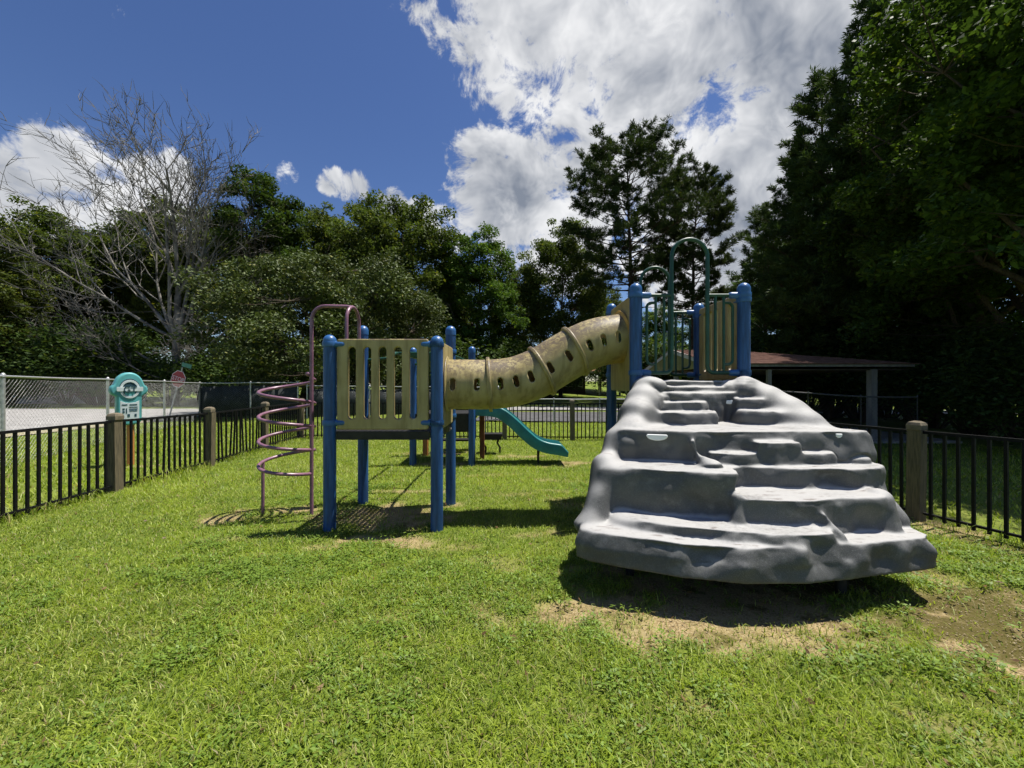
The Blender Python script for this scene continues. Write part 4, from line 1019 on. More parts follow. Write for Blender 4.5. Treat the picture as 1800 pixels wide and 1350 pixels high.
# ------------------------------------------------------------------ trees
m_bark = pm('grey_brown_bark', (0.075, 0.060, 0.045), 0.95, 0.35, 5, bump=0.8, bscale=12, spec=0.1, streak=(6, 6, 0.8))
m_pbark = pm('pine_bark', (0.065, 0.045, 0.034), 0.95, 0.4, 5, bump=0.8, bscale=10, spec=0.1, streak=(5, 5, 1.2))
m_dead = pm('bleached_dead_wood', (0.14, 0.132, 0.118), 0.9, 0.55, 1.2, bump=0.4, bscale=20, spec=0.1)
m_leaf = leafmat('broad_leaf', trans=0.34, rough=0.6, spec=0.12)
m_gloss = leafmat('glossy_magnolia_leaf', trans=0.15, rough=0.55, spec=0.14)
m_needle = leafmat('pine_needles', trans=0.2, rough=0.6, spec=0.12)

def quad_leaves(C, A, B, cols):
    """diamond leaves: centre C, half axes A (long) and B (wide)"""
    V = np.stack([C - A, C + B, C + A, C - B], 1).reshape(-1, 3)
    F = np.arange(len(C) * 4).reshape(-1, 4)
    return V, F, cols
def rand_dirs(rng, n):
    v = rng.normal(size=(n, 3)); return v / np.linalg.norm(v, axis=1, keepdims=True)
def leaf_axes(rng, n, size, aspect=0.5, flat=0.5):
    """random leaf frames, normals biased upwards by flat"""
    nrm = rand_dirs(rng, n); nrm[:, 2] = np.abs(nrm[:, 2]) + flat; nrm /= np.linalg.norm(nrm, axis=1, keepdims=True)
    t = rand_dirs(rng, n); t -= nrm * (t * nrm).sum(1, keepdims=True); t /= np.linalg.norm(t, axis=1, keepdims=True) + 1e-9
    b = np.cross(nrm, t); s = size * rng.uniform(0.6, 1.35, (n, 1))
    return t * s * 0.5, b * s * 0.5 * aspect
def green(rng, n, dark, light, yellow=0.06):
    f = rng.beta(2, 2.2, (n, 1)); c = np.array(dark) * (1 - f) + np.array(light) * f
    y = rng.random((n, 1)) < yellow
    return np.where(y, c * np.array([1.9, 1.45, 0.8]), c)
def tree_bones(mb, path, r0, r1, n=7):
    k = len(path); mb.tube(path, [r0 + (r1 - r0) * (i / (k - 1)) ** 0.8 for i in range(k)], n, cap=False)

def broadleaf(seed, H, R, cb, n_limb=11, n_clump=130, per=330, leaf=0.24, dark=(0.026, 0.044, 0.011), light=(0.085, 0.118, 0.027), trunk=0.22, clump=0.15, top=0.6, flat=0.5, yellow=0.06, fill=0.45):
    rng = np.random.default_rng(seed); mb = MB()
    hz = (H - cb) / 2; cz = cb + hz
    tr = [Vector((0, 0, -0.2))]; x = y = 0.0
    for k in range(1, 9):
        x += rng.normal() * R * 0.03; y += rng.normal() * R * 0.03; tr.append(Vector((x, y, H * 0.86 * k / 8)))
    tree_bones(mb, tr, trunk * 1.25, trunk * 0.15, 9)
    ph = rng.uniform(0, 6.28, 8)
    def bump(d):
        az = np.arctan2(d[:, 1], d[:, 0]); el = np.arcsin(np.clip(d[:, 2], -1, 1))
        return 1 + 0.10 * np.sin(3 * az + ph[0] + 2 * el) + 0.09 * np.sin(5 * az + ph[1] - 3 * el) + 0.07 * np.sin(4 * el + ph[2] + az * 2)
    samples = []
    for i in range(n_limb):
        u = (i + 0.5) / n_limb; z0 = cb * 0.75 + (H * 0.80 - cb * 0.75) * u; az = i * 2.4 + rng.uniform(-0.4, 0.4)
        p0 = tr[0].lerp(tr[-1], 0) ; f = z0 / (H * 0.86) * 8; j = min(int(f), 7); p0 = tr[j].lerp(tr[j + 1], f - j)
        zt = min(z0 + (H - z0) * rng.uniform(0.25, 0.6) + 0.4, H * 0.95)
        e = (zt - cz) / hz; rad = R * math.sqrt(max(1 - e * e, 0.08)) * rng.uniform(0.65, 0.9)
        p3 = Vector((p0.x + math.cos(az) * rad, p0.y + math.sin(az) * rad, zt))
        path = []
        for k in range(6):
            t = k / 5; q = p0.lerp(p3, t); q.z += -0.10 * rad * math.sin(t * math.pi); q += Vector(rng.normal(size=3)) * R * 0.02 * (0 < k < 5); path.append(q)
        r0 = trunk * (0.55 - 0.3 * u); tree_bones(mb, path, r0, r0 * 0.2, 6); samples += path[1:]
    samples += tr[4:]
    SA = np.array([[*p] for p in samples])
    d = rand_dirs(rng, n_clump * 2); d = d[d[:, 2] > -0.75][:n_clump]; n_clump = len(d)
    u = rng.uniform(fill, 1.0, (n_clump, 1)) ** 0.6
    prof = np.where(d[:, 2:3] > 0, 1.0, 1.0 - 0.15 * d[:, 2:3])
    CC = np.array([tr[5].x, tr[5].y, cz]) + d * u * bump(d)[:, None] * np.array([R, R, hz]) * prof
    CC[:, 2] = np.clip(CC[:, 2], cb * 0.85, H)
    cols = []; CS = []
    for c in CC:
        dist = np.linalg.norm((SA - c) * np.array([1, 1, 1.3]), axis=1) + np.maximum(SA[:, 2] - c[2], 0) * 1.5
        s = Vector(SA[np.argmin(dist)]); c_ = Vector(c); mid = s.lerp(c_, 0.5) + Vector((0, 0, -0.05 * (c_ - s).length))
        mb.tube([s, mid, c_], [trunk * 0.10, trunk * 0.07, trunk * 0.02], 4, cap=False)
    cr = clump * R * rng.uniform(0.7, 1.35, (n_clump, 1))
    npc = np.maximum((per * (cr[:, 0] / (clump * R)) ** 2).astype(int), 20)
    own = np.repeat(np.arange(n_clump), npc); n = len(own)
    off = rng.normal(size=(n, 3)); off /= np.linalg.norm(off, axis=1, keepdims=True); off *= (rng.random((n, 1)) ** 0.45)
    C = CC[own] + off * cr[own] * np.array([1.15, 1.15, 0.75])
    A, B = leaf_axes(rng, n, leaf, 0.55, flat)
    A[:, 2] -= 0.15 * leaf * rng.random(n)
    tone = rng.uniform(0.75, 1.25, (n_clump, 1))[own]
    return mb, quad_leaves(C, A, B, green(rng, n, dark, light, yellow) * tone)

def pine(seed, H, R, cb, n_br=46, needle=0.34, dark=(0.018, 0.033, 0.012), light=(0.062, 0.090, 0.028), trunk=0.20, round_top=True, per=26, up=0.25, lean=0.0, twigs=9, dead=5):
    rng = np.random.default_rng(seed); mb = MB()
    tr = [Vector((0, 0, -0.2))]; x = y = 0
    for k in range(1, 13):
        x += rng.normal() * 0.06 + lean * H / 12; y += rng.normal() * 0.06; tr.append(Vector((x, y, H * 0.97 * k / 12)))
    tree_bones(mb, tr, trunk * 1.15, trunk * 0.12, 9)
    def trunk_at(z): f = z / (H * 0.97) * 12; j = min(max(int(f), 0), 11); return tr[j].lerp(tr[j + 1], f - j)
    tips = []; dirs = []
    for i in range(n_br + dead):
        isdead = i >= n_br
        u = (i + rng.uniform(0, 1)) / n_br if not isdead else 0
        z0 = cb + (H * 0.96 - cb) * u if not isdead else cb * rng.uniform(0.55, 1.0)
        p0 = trunk_at(z0); az = i * 2.39996 + rng.uniform(-0.5, 0.5)
        if round_top: L = R * math.sqrt(max(1 - ((u - 0.42) / 0.62) ** 2, 0.05)) * rng.uniform(0.6, 1.12)
        else: L = R * (1 - u) ** 0.75 * rng.uniform(0.7, 1.15) + 0.35
        el = up + u * (0.55 if round_top else 0.7) + rng.uniform(-0.12, 0.12)
        if isdead: L = R * rng.uniform(0.3, 0.6); el = rng.uniform(-0.25, 0.1)
        dv = Vector((math.cos(az) * math.cos(el), math.sin(az) * math.cos(el), math.sin(el)))
        path = [p0]; q = p0.copy(); dcur = dv.copy()
        for k in range(6):
            q = q + dcur * (L / 6); dcur = (dcur + Vector(rng.normal(size=3)) * 0.10 + Vector((0, 0, 0.05))).normalized(); path.append(q.copy())
        r0 = trunk * (0.30 - 0.2 * u); tree_bones(mb, path, r0, r0 * 0.12, 5)
        if isdead: continue
        nt = max(int(twigs * L / R), 3)
        for k in range(nt):
            t = (0.48 if round_top else 0.30) + (0.52 if round_top else 0.70) * (k + rng.random()) / nt; f = t * 6; j = min(int(f), 5); b = path[j].lerp(path[j + 1], f - j)
            sd = (Vector((-dv.y, dv.x, 0)).normalized() * rng.choice((-1, 1)) + dv * 0.9 + Vector((0, 0, rng.uniform(0.0, 0.75)))).normalized()
            l2 = L * rng.uniform(0.14, 0.30) * (1.15 - 0.4 * t); e = b + sd * l2
            mb.tube([b, e], [r0 * 0.22, r0 * 0.06], 4, cap=False)
            for m_ in range(5):
                tips.append(b.lerp(e, 0.35 + 0.65 * (m_ + rng.random() * 0.6) / 4.4) + Vector(rng.normal(size=3)) * 0.09 * R / 4); dirs.append(sd)
        for m_ in range(4): tips.append(path[-1] + (path[-1] - path[-2]).normalized() * (0.10 * m_)); dirs.append((path[-1] - path[-2]).normalized())
    for m_ in range(6): tips.append(tr[-1] + Vector((rng.normal() * 0.15, rng.normal() * 0.15, 0.12 * m_))); dirs.append(Vector((0, 0, 1)))
    T = np.array([[*p] for p in tips]); D = np.array([[*p] for p in dirs])
    own = np.repeat(np.arange(len(T)), per); n = len(own)
    nd = rand_dirs(rng, n) + D[own] * 0.75 + np.array([0, 0, 0.35]); nd /= np.linalg.norm(nd, axis=1, keepdims=True)
    ln = needle * rng.uniform(0.6, 1.15, (n, 1)); C = T[own] + rng.normal(size=(n, 3)) * needle * 0.12 + nd * ln * 0.5
    t = rand_dirs(rng, n); t -= nd * (t * nd).sum(1, keepdims=True); t /= np.linalg.norm(t, axis=1, keepdims=True) + 1e-9
    tone = rng.uniform(0.75, 1.3, (len(T), 1))[own]
    return mb, quad_leaves(C, nd * ln * 0.5, t * needle * 0.065, green(rng, n, dark, light, 0.02) * tone)

def shrub(seed, R, H, n_clump=60, per=170, leaf=0.12, dark=(0.02, 0.04, 0.010), light=(0.07, 0.11, 0.028)):
    rng = np.random.default_rng(seed); mb = MB()
    d = rand_dirs(rng, n_clump * 2); d = d[d[:, 2] > -0.3][:n_clump]; u = rng.uniform(0.3, 1.0, (len(d), 1)) ** 0.5
    CC = np.array([0, 0, H * 0.45]) + d * u * np.array([R, R, H * 0.55]); CC[:, 2] = np.maximum(CC[:, 2], 0.15)
    for c in CC[::2]:
        mb.tube([Vector((c[0] * 0.1, c[1] * 0.1, -0.1)), Vector((c[0] * 0.5, c[1] * 0.5, c[2] * 0.6)), Vector(c)], [0.03, 0.02, 0.006], 4, cap=False)
    own = np.repeat(np.arange(len(CC)), per); n = len(own)
    C = CC[own] + rng.normal(size=(n, 3)) * R * 0.16; C[:, 2] = np.maximum(C[:, 2], 0.02)
    A, B = leaf_axes(rng, n, leaf, 0.5, 0.5)
    return mb, quad_leaves(C, A, B, green(rng, n, dark, light, 0.05) * rng.uniform(0.7, 1.3, (len(CC), 1))[own])

def bare_tree(seed, H, spread):
    """dead tree: pale trunk forking low, long sweeping limbs, fine twigs"""
    rng = np.random.default_rng(seed); mb = MB(); cnt = [0]
    def grow(p, d, L, r, lvl):
        cnt[0] += 1
        n = 6 if lvl < 2 else (4 if lvl < 4 else 3); path = [p]; q = p.copy(); dc = d.copy(); bases = []
        for k in range(n):
            dc = (dc + Vector(rng.normal(size=3)) * (0.08 + 0.025 * lvl) + Vector((0, 0, 0.05 if lvl < 3 else 0.05))).normalized()
            q = q + dc * (L / n); path.append(q.copy()); bases.append((q.copy(), dc.copy()))
        mb.tube(path, [r * (1 - 0.72 * (k / n)) for k in range(n + 1)], 7 if lvl < 2 else (5 if lvl < 3 else 3), cap=False)
        if lvl >= 4: return
        nb = (0, 9, 7, 4, 3)[lvl] if lvl else 0
        for k in range(nb):
            f = 0.25 + 0.75 * (k + rng.random()) / nb; j = min(int(f * n), n - 1); b, bd = bases[j]
            a = rng.uniform(0.35, 0.8); ax = Vector(rng.normal(size=3)); ax = (ax - bd * ax.dot(bd)).normalized()
            nd = (bd * math.cos(a) + ax * math.sin(a)).normalized()
            if lvl >= 3 and nd.z < -0.3: nd.z *= -0.3; nd.normalize()
            grow(b, nd, L * rng.uniform(0.32, 0.58), max(r * (1 - 0.72 * f) * 0.6, 0.022), lvl + 1)
    # trunk pair
    a1 = [Vector((0, 0, -0.2)), Vector((0.05, 0, H * 0.12)), Vector((0.0, 0.1, H * 0.25)), Vector((0.12, 0.1, H * 0.42))]
    tree_bones(mb, a1, H * 0.0155, H * 0.011, 9)
    limbs = [(a1[3], (0.02, 0, 1), 0.58, 0.0095), (a1[2], (0.14, 0.1, 1), 0.66, 0.0085), (a1[2], (-0.80, 0.1, 0.80), 0.80, 0.0080), (a1[3], (0.45, -0.1, 0.9), 0.46, 0.0068),
             (a1[2], (-0.36, -0.2, 0.95), 0.72, 0.0075), (a1[1], (0.75, 0.0, 0.8), 0.46, 0.0075), (a1[1], (-0.9, -0.1, 0.50), 0.52, 0.0060), (a1[1], (-0.95, 0.2, 0.20), 0.44, 0.0042),
             (a1[2], (0.9, -0.1, 0.42), 0.36, 0.0055), (a1[1], (0.85, -0.4, 0.15), 0.26, 0.0036), (a1[3], (-0.22, 0.3, 1), 0.56, 0.0068), (a1[3], (0.22, 0.2, 1), 0.55, 0.0066), (a1[2], (-0.6, 0.2, 0.9), 0.66, 0.0062),
             (a1[2], (0.55, 0.2, 0.85), 0.50, 0.006), (a1[1] * 0.7, (-0.8, -0.4, 0.2), 0.28, 0.0034), (a1[2], (-0.95, -0.3, 0.6), 0.66, 0.006)]
    for (p, d, l, r) in limbs: grow(Vector(p), Vector(d).normalized(), l * H * 0.78, r * H, 1)
    return mb

def tree_meshes(gen, bark, leafm, nm):
    mb, (V, F, c) = gen
    return (mb.mesh(nm + '_trunk', bark, True, 60), np_mesh(nm + '_crown', V, F, leafm, c))
PROTO = {
 'oak_a': (tree_meshes(broadleaf(1, 17, 5.6, 2.6, 12, 330, 185, 0.25, clump=0.135, fill=0.40, dark=(0.032, 0.052, 0.013), light=(0.105, 0.140, 0.034)), m_bark, m_leaf, 'oak'), 17.0),
 'oak_b': (tree_meshes(broadleaf(2, 17, 5.2, 2.0, 13, 330, 180, 0.25, clump=0.135, fill=0.40, dark=(0.036, 0.054, 0.012), light=(0.120, 0.150, 0.034)), m_bark, m_leaf, 'oak'), 17.0),
 'maple': (tree_meshes(broadleaf(3, 14, 3.4, 1.0, 12, 230, 180, 0.21, dark=(0.030, 0.062, 0.012), light=(0.085, 0.150, 0.030), clump=0.17, yellow=0.10), m_bark, m_leaf, 'maple'), 14.0),
 'thin_oak': (tree_meshes(broadleaf(4, 18, 3.0, 8.0, 10, 75, 190, 0.24, dark=(0.022, 0.044, 0.012), light=(0.065, 0.105, 0.025), clump=0.20), m_bark, m_leaf, 'thin_oak'), 18.0),
 'gum': (tree_meshes(broadleaf(5, 17, 5.0, 2.2, 15, 210, 330, 0.17, dark=(0.022, 0.046, 0.010), light=(0.085, 0.145, 0.028), clump=0.12, fill=0.2), m_bark, m_leaf, 'gum'), 17.0),
 'pine_tall': (tree_meshes(pine(6, 21, 5.0, 9.0, 96, 0.34, per=20, twigs=13, up=0.05, dead=14, trunk=0.26), m_pbark, m_needle, 'pine'), 21.0),
 'pine_mid': (tree_meshes(pine(7, 19, 3.9, 7.5, 84, 0.34, per=19, twigs=12, dead=12, trunk=0.24, up=0.10, round_top=True, dark=(0.018, 0.032, 0.011), light=(0.062, 0.086, 0.026)), m_pbark, m_needle, 'pine'), 19.0),
 'pine_near': (tree_meshes(pine(8, 21, 4.9, 3.0, 72, 0.36, per=19, round_top=False, dark=(0.022, 0.043, 0.014), light=(0.080, 0.122, 0.036), twigs=13), m_pbark, m_needle, 'pine'), 21.0),
 'bush': (tree_meshes(shrub(9, 1.6, 2.4), m_bark, m_leaf, 'bush'), 2.4),
 'bush_dark': (tree_meshes(shrub(10, 1.7, 3.0, 60, 170, 0.13, dark=(0.018, 0.038, 0.011), light=(0.080, 0.125, 0.034)), m_bark, m_leaf, 'bush'), 3.0),
}
def plant(kind, px, Y, H, label, name='tree', cat='tree', rz=None, wid=1.0, group=None, X=None):
    (tm, cm), h0 = PROTO[kind]
    x = (px - 900) / 700.0 * Y if X is None else X; g = float(gz(x, Y)); s = H / h0
    t = thing(name, label, cat, (x, Y, g), random.uniform(0, 6.28) if rz is None else rz, group)
    t.scale = (s * wid, s * wid, s)
    for me, nm in ((tm, 'trunk'), (cm, 'crown')):
        o = bpy.data.objects.new(nm, me); COL.objects.link(o); o.parent = t
    return t

# left to right, behind the fences
G1, G2, G3 = 'trees behind the left fence', 'trees behind the decks', 'trees of the right-hand wood'
plant('oak_a', 25, 34, 16.8, 'dark oak at the far left edge, above the pale house', 'oak_tree', group=G1)
plant('oak_b', -70, 27, 12.5, 'oak cut off by the left picture edge', 'oak_tree', group=G1)
plant('oak_b', 135, 40, 17.2, 'oak between the far left oak and the dead tree', 'oak_tree', group=G1)
plant('oak_a', 245, 42, 19.6, 'tall oak rising behind the left side of the dead tree', 'oak_tree', group=G1)
plant('oak_b', 352, 40, 19.2, 'oak directly behind the top of the dead tree', 'oak_tree', group=G1)
plant('thin_oak', 455, 33, 19.5, 'tall slender open-crowned oak right of the dead tree', 'oak_tree', group=G1, wid=1.05)
plant('oak_a', 535, 38, 18.6, 'rounded oak behind the magnolia, left of the tallest oak', 'oak_tree', group=G2, wid=0.95)
plant('oak_b', 628, 40, 19.4, 'oak behind the magnolia between two taller crowns', 'oak_tree', group=G2, wid=0.85)
plant('oak_a', 712, 36, 18.4, 'large dark round-topped oak above the low deck', 'oak_tree', group=G2, wid=0.98)
plant('maple', 842, 34, 14.8, 'light green maple standing left of the tunnel', 'maple_tree', group=G2)
plant('oak_b', 905, 46, 14.0, 'small oak in the gap between maple and tunnel oaks', 'oak_tree', group=G2, wid=0.8)
plant('oak_a', 985, 37, 15.8, 'dark oak behind the tunnel, left of the tall pine', 'oak_tree', group=G2, wid=0.85)
plant('oak_b', 1055, 48, 13.0, 'oak behind the foot of the tall pine', 'oak_tree', group=G2, wid=0.8)
plant('maple', 1165, 50, 11.0, 'light green tree seen between the two pine trunks', 'maple_tree', group=G2, wid=1.3)
plant('oak_a', 1262, 52, 13.0, 'oak far behind the high deck arch', 'oak_tree', group=G2, wid=0.8)
plant('maple', 1335, 40, 13.0, 'light green tree right of the high deck post', 'maple_tree', group=G2, wid=1.2)
plant('oak_b', 780, 46, 15.5, 'oak in the gap between large round oak and maple', 'oak_tree', group=G2, wid=0.8)
plant('pine_tall', 1113, 30, 20.3, 'tallest lone pine with bare lower trunk behind the tunnel end', 'pine_tree', group=G2, wid=1.05, rz=0.6)
plant('pine_mid', 1217, 30, 17.6, 'second pine just right of the tallest pine', 'pine_tree', group=G2, wid=0.95, rz=2.0)
# the right-hand wood
plant('pine_near', 1350, 27, 14.0, 'pine at the left end of the right-hand wood, above shelter', 'pine_tree', group=G3, wid=1.1)
plant('pine_near', 1405, 23, 15.8, 'pine second from the left in the right-hand wood', 'pine_tree', group=G3, wid=1.15)
plant('pine_near', 1452, 21, 18.2, 'pine whose branch tips stand out against the cloud at right', 'pine_tree', group=G3, rz=1.1, wid=1.2)
plant('pine_near', 1520, 19, 20.5, 'tall pine whose top reaches the upper picture edge', 'pine_tree', group=G3, rz=2.3, wid=1.0)
plant('pine_near', 1600, 20.5, 23, 'tall pine deep in the wood behind the shelter post', 'pine_tree', group=G3, rz=4.0)
plant('gum', 1715, 15.2, 17.0, 'dark broadleaf tree right of the shelter roof end', 'broadleaf_tree', group=G3, rz=0.5, wid=0.8)
plant('gum', 1810, 13.0, 17.5, 'dark broadleaf tree near the right picture edge', 'broadleaf_tree', group=G3, rz=2.5)
plant('gum', 1930, 10.4, 17.0, 'broadleaf tree whose leaves overhang the upper right corner', 'broadleaf_tree', group=G3, rz=4.1, wid=1.05)
plant('gum', 1700, 20, 19.0, 'broadleaf tree deep in the wood behind the right fence', 'broadleaf_tree', group=G3, rz=1.4)
plant('gum', 1560, 27, 19.0, 'broadleaf tree at the back of the wood above the shelter', 'broadleaf_tree', group=G3, rz=5.2)
plant('gum', 1450, 31, 17.0, 'broadleaf tree behind the pines left of the wood', 'broadleaf_tree', group=G3, rz=3.0)
plant('gum', 2060, 7.2, 15.5, 'broadleaf tree beside the right fence, mostly beyond the picture', 'broadleaf_tree', group=G3, rz=3.6, wid=0.9)
plant('pine_near', 1830, 17, 21, 'pine at the right edge deep in the wood', 'pine_tree', group=G3, rz=0.2)
for i, (px, Y, H, lab) in enumerate([(1380, 21.5, 4.6, 'dark bush behind the left post of the shelter'), (1460, 22, 5.2, 'dark bush behind the middle of the shelter'), (1560, 21.5, 5.0, 'dark bush behind the thick shelter post'),
                                     (1640, 16.5, 4.4, 'leafy bush right of the shelter slab'), (1715, 14.2, 3.8, 'leafy bush low in the wood behind the right fence'), (1790, 12.6, 3.6, 'leafy bush at the right edge behind the fence'),
                                     (1300, 27, 4.4, 'bush left of the shelter gable'), (1415, 20.6, 4.4, 'bush just behind the shelter, between its left and middle'), (1510, 20.8, 4.6, 'bush just behind the shelter, right of its middle'), (1610, 19.5, 4.2, 'bush behind the right end of the shelter'), (1345, 20.8, 3.8, 'bush just behind the left end of the shelter roof'), (1740, 18.5, 5.4, 'tall bush deep in the wood near right edge'), (1850, 10.5, 3.0, 'bush at the right picture edge beyond the fence')]):
    plant('bush_dark', px, Y, H, lab, 'understorey_bush', 'bush', group='bushes of the right-hand wood', wid=1.15)
for i, (px, Y, H, lab) in enumerate([(20, 29.0, 2.2, 'bush in front of the pale house at far left'), (120, 28.6, 3.0, 'bush in front of the right end of the pale house'), (178, 29, 4.6, 'tall bush right of the pale house'), (235, 29.5, 3.6, 'bush behind the aqua sign'),
                                     (300, 29.5, 3.4, 'bush behind the stop sign'), (370, 29.5, 3.8, 'bush between stop sign and magnolia'), (175, 30, 6.0, 'tall bush beside the pale house roof'), (-10, 28.5, 6.0, 'leafy bush at the left picture edge'), (430, 30, 4.0, 'bush left of the magnolia foot'),
                                     (760, 29, 4.5, 'bush right of the magnolia foot'), (830, 30, 4.4, 'bush under the light green maple'), (900, 33, 4.5, 'bush behind the lower tunnel end'), (965, 36, 4.0, 'bush left of the dark house'), (1120, 36, 5, 'bush behind the tall pine trunk'), (1200, 36, 5, 'bush behind the second pine trunk'), (1265, 34, 5, 'bush right of the second pine trunk'), (700, 31, 5, 'bush behind the low deck panel'), (520, 32, 5, 'bush behind the magnolia on its left'), (600, 32, 5, 'bush behind the magnolia at its middle'), (1010, 54, 6.0, 'bush on the rise behind the dark house')]):
    plant('bush' if (i % 3 and px > 400) else 'bush_dark', px, Y, H, lab, 'bush', 'bush', group='bushes along the far side of the road', wid=1.25)
# magnolia
mg = thing('magnolia_tree', 'broad round magnolia with glossy leaves behind the spiral climber', 'tree', ((585 - 900) / 700 * 22, 22, 0))
mb_, (V_, F_, c_) = broadleaf(21, 8.4, 5.4, 0.5, 12, 260, 330, 0.165, dark=(0.034, 0.052, 0.016), light=(0.125, 0.158, 0.058), trunk=0.2, clump=0.135, fill=0.55, yellow=0.05)
mb_.build('trunk', m_bark, None, True).parent = mg
link('crown', np_mesh('crown', V_, F_, m_gloss, c_)).parent = mg
# dead tree
dt = thing('dead_tree', 'tall bare dead tree with pale spreading branches at left', 'tree', ((308 - 900) / 700 * 29, 29, 0))
bare_tree(33, 18.9, 9).build('trunk', m_dead, None, True, 70).parent = dt
# ------------------------------------------------------------------ grass blades, clover and pebbles
m_grass = leafmat('grass_blade', trans=0.42, rough=0.5, spec=0.35)
def scatter(rng, n, x0, x1, y0, y1): return rng.uniform(x0, x1, n), rng.uniform(y0, y1, n)
def in_view(x, y, pad=0.5): return (np.abs(x) < 1.31 * y + pad)
def blades(name, x, y, hmin, hmax, w, rng, lean=0.9, seg2=True, dark=(0.105, 0.165, 0.012), light=(0.325, 0.405, 0.040), dry=0.09):
    n = len(x); z = gz(x, y) + (fbm(x * 5, y * 5, 31, 3) - 0.5) * 0.025 - dirtmask(x, y) * 0.018 - 0.004
    az = rng.uniform(0, 2 * math.pi, n); patch = fbm(x * 1.3, y * 1.3, 71, 3)
    h = rng.uniform(hmin, hmax, n) * (0.65 + 0.8 * patch); ln = h * lean * rng.uniform(0.25, 1.25, n)
    dx, dy = np.cos(az), np.sin(az); wa = az + math.pi / 2 + rng.uniform(-0.6, 0.6, n); ww = w * rng.uniform(0.6, 1.3, n)
    wx, wy = np.cos(wa) * ww, np.sin(wa) * ww
    P = np.stack([x, y, z], 1); Wv = np.stack([wx, wy, np.zeros(n)], 1)
    M = P + np.stack([dx * ln * 0.35, dy * ln * 0.35, h * 0.62], 1); T = P + np.stack([dx * ln, dy * ln, h * rng.uniform(0.75, 1.05, n)], 1)
    pt2 = fbm(x * 6, y * 6, 83, 3)
    f = np.clip(rng.normal(0.40 + (patch - 0.5) * 1.0 + (pt2 - 0.5) * 1.1, 0.30, n), 0, 1)[:, None]
    c = np.array(dark) * (1 - f) + np.array(light) * f
    d = rng.random((n, 1)) < dry; pale = rng.random((n, 1)) < 0.14; c = np.where(pale, np.array([0.46, 0.52, 0.13]) * rng.uniform(0.7, 1.1, (n, 1)), c)
    c = np.where(d, np.array([0.34, 0.29, 0.12]) * rng.uniform(0.7, 1.1, (n, 1)), c)
    if seg2:
        V = np.stack([P - Wv, P + Wv, M + Wv * 0.8, M - Wv * 0.8, T], 1).reshape(-1, 3)
        b = np.arange(n)[:, None] * 5
        F = np.concatenate([b + np.array([[0, 1, 2, 3]]), b + np.array([[3, 2, 4, 4]])], 1).reshape(-1, 4)
        tri = np.concatenate([b + np.array([[0, 1, 2]]), b + np.array([[0, 2, 3]]), b + np.array([[3, 2, 4]])], 1).reshape(-1, 3)
        me = np_mesh(name, V, tri, m_grass, np.repeat(c, 3, 0))
    else:
        V = np.stack([P - Wv, P + Wv, T], 1).reshape(-1, 3); me = np_mesh(name, V, np.arange(n * 3).reshape(-1, 3), m_grass, c)
    return me
def field(rng, dens, x0, x1, y0, y1, bare=0.93):
    n = int(dens * (x1 - x0) * (y1 - y0)); x, y = scatter(rng, n, x0, x1, y0, y1)
    k = in_view(x, y); x, y = x[k], y[k]
    d = dirtmask(x, y); k = rng.random(len(x)) > d * bare
    return x[k], y[k]
rg = np.random.default_rng(99)
x, y = field(rg, 7600, -4.2, 4.2, 1.25, 3.0)
tag(link('grass', blades('grass', x, y, 0.016, 0.048, 0.0027, rg, 1.35)), 'short mown grass in the foreground', 'grass', kind='stuff')
x, y = field(rg, 3800, -5.6, 4.9, 3.0, 5.6)
tag(link('grass', blades('grass', x, y, 0.018, 0.048, 0.0030, rg, 1.1)), 'short mown grass around the play decks', 'grass', kind='stuff')
x, y = field(rg, 1500, -6.0, 5.6, 5.6, 11.5)
tag(link('grass', blades('grass', x, y, 0.025, 0.065, 0.0055, rg, 0.9, False)), 'mown grass in the rear of the play lawn', 'grass', kind='stuff')
x1, y1 = field(rg, 420, -14.0, -5.5, 3.5, 15.5); x2, y2 = field(rg, 300, 5.0, 14, 4, 13); x3, y3 = field(rg, 260, -8, 6, 11.5, 15.4)
k = ~((x1 < -9.4 - 0.4 * (y1 - 7)) & (x1 > -14)) | (rg.random(len(x1)) < 0.6)
x = np.concatenate([x1[k], x2, x3]); y = np.concatenate([y1[k], y2, y3])
tag(link('grass', blades('grass', x, y, 0.03, 0.09, 0.011, rg, 0.9, False)), 'rougher grass outside the picket fences', 'grass', kind='stuff')
# taller tufts along the fence feet
tx = []; ty = []
for path, nn in ((lf, 2600), (bf, 1200), (rf, 1500)):
    for i in range(len(path) - 1):
        t = rg.random(nn // 4); tx.append(path[i][0] + (path[i + 1][0] - path[i][0]) * t + rg.normal(0, 0.10, len(t))); ty.append(path[i][1] + (path[i + 1][1] - path[i][1]) * t + rg.normal(0, 0.10, len(t)))
x = np.concatenate(tx); y = np.concatenate(ty); k = in_view(x, y) & (fbm(x * 2, y * 2, 5, 2) > 0.42)
tag(link('grass_tufts', blades('grass_tufts', x[k], y[k], 0.07, 0.15, 0.004, rg, 0.8)), 'taller untrimmed grass along the fence feet', 'grass', kind='stuff')
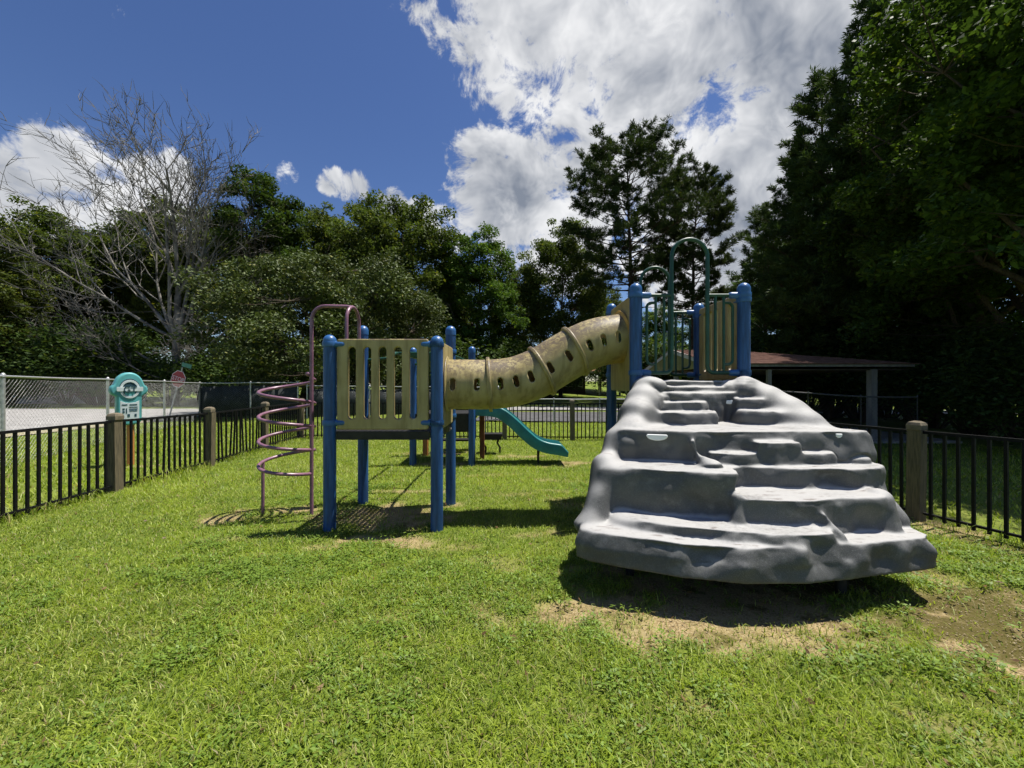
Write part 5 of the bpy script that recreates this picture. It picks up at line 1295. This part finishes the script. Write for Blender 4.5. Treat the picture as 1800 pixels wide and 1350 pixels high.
# crabgrass rosettes and clover in the trodden ground
def weeds(rng, cx, cy, leaf, per, spread):
    n = len(cx); own = np.repeat(np.arange(n), per); m = len(own)
    az = rng.uniform(0, 6.283, m); rr = spread * rng.random(m) ** 0.6
    x = cx[own] + np.cos(az) * rr; y = cy[own] + np.sin(az) * rr
    z = gz(x, y) + rng.uniform(0.008, 0.045, m)
    C = np.stack([x, y, z], 1); tilt = rng.uniform(-0.25, 0.55, m)
    s = leaf * rng.uniform(0.6, 1.3, m)
    A = np.stack([np.cos(az) * np.cos(tilt), np.sin(az) * np.cos(tilt), np.sin(tilt)], 1) * s[:, None] * 0.5
    B = np.stack([-np.sin(az), np.cos(az), rng.uniform(-0.4, 0.4, m)], 1) * s[:, None] * 0.22
    f = rng.beta(2, 2, (m, 1)); c = np.array([0.085, 0.16, 0.018]) * (1 - f) + np.array([0.24, 0.35, 0.05]) * f
    return C, A, B, c
cxs, cys = scatter(rg, 2600, -4.5, 4.6, 2.0, 6.0)
w = fbm(cxs * 0.9 + 3, cys * 0.9, 91, 3); k = in_view(cxs, cys) & ((w > 0.50) & (dirtmask(cxs, cys) < 0.35) | (dirtmask(cxs, cys) > 0.3) & (rg.random(len(cxs)) < 0.20)) & ((np.abs(cxs + 0.4) < 2.6) & (cys > 3.0) | (cxs > 0.3)) 
C1 = weeds(rg, cxs[k], cys[k], 0.030, 26, 0.09)
cxs, cys = scatter(rg, 1700, -4, 4, 1.3, 3.4); k = in_view(cxs, cys) & (fbm(cxs * 1.6, cys * 1.6, 12, 3) > 0.50) & (dirtmask(cxs, cys) < 0.3)
C2 = weeds(rg, cxs[k], cys[k], 0.024, 30, 0.09)
Vw, Fw, cw = quad_leaves(np.concatenate([C1[0], C2[0]]), np.concatenate([C1[1], C2[1]]), np.concatenate([C1[2], C2[2]]), np.concatenate([C1[3], C2[3]]))
tag(link('ground_weeds', np_mesh('ground_weeds', Vw, Fw, m_grass, cw)), 'low clover and crabgrass rosettes in the lawn', 'weeds', kind='stuff')
# gravel grains and dead leaf crumbs on the bare patches
px_, py_ = scatter(rg, 40000, -3.5, 4.9, 2.0, 6.0); k = in_view(px_, py_) & (dirtmask(px_, py_) > 0.35); px_, py_ = px_[k], py_[k]; n = len(px_)
C = np.stack([px_, py_, gz(px_, py_) - 0.016 + rg.uniform(0, 0.008, n)], 1); s = rg.uniform(0.002, 0.0065, (n, 1))
octv = np.array([[1, 0, 0], [0, 1, 0], [-1, 0, 0], [0, -1, 0], [0, 0, 0.5]])
Vp = (C[:, None, :] + octv[None] * s[:, None, :] * rg.uniform(0.7, 1.4, (n, 5, 1))).reshape(-1, 3)
Fp = (np.arange(n)[:, None] * 5 + np.array([[0, 1, 4, 1, 2, 4, 2, 3, 4, 3, 0, 4]])).reshape(-1, 3)
f = rg.random((n, 1)); cp = np.array([0.42, 0.34, 0.20]) * f + np.array([0.15, 0.105, 0.055]) * (1 - f)
tag(link('gravel', np_mesh('gravel', Vp, Fp, m_grass, np.repeat(cp, 4, 0))), 'sandy gravel grains on the worn patches', 'gravel', kind='stuff')

# fallen leaves
lx, ly = scatter(rg, 700, -5, 4.6, 1.3, 7.0); k = in_view(lx, ly); lx, ly = lx[k], ly[k]; n = len(lx)
Cl = np.stack([lx, ly, gz(lx, ly) + rg.uniform(0.005, 0.035, n)], 1); Al, Bl = leaf_axes(rg, n, 0.038, 0.5, 0.6)
f = rg.random((n, 1)); cl_ = np.array([0.26, 0.17, 0.075]) * f + np.array([0.12, 0.07, 0.035]) * (1 - f)
Vl, Fl, cl_ = quad_leaves(Cl, Al, Bl, cl_)
tag(link('leaf_litter', np_mesh('leaf_litter', Vl, Fl, m_grass, cl_)), 'dry brown leaves fallen on the lawn', 'leaves', kind='stuff')
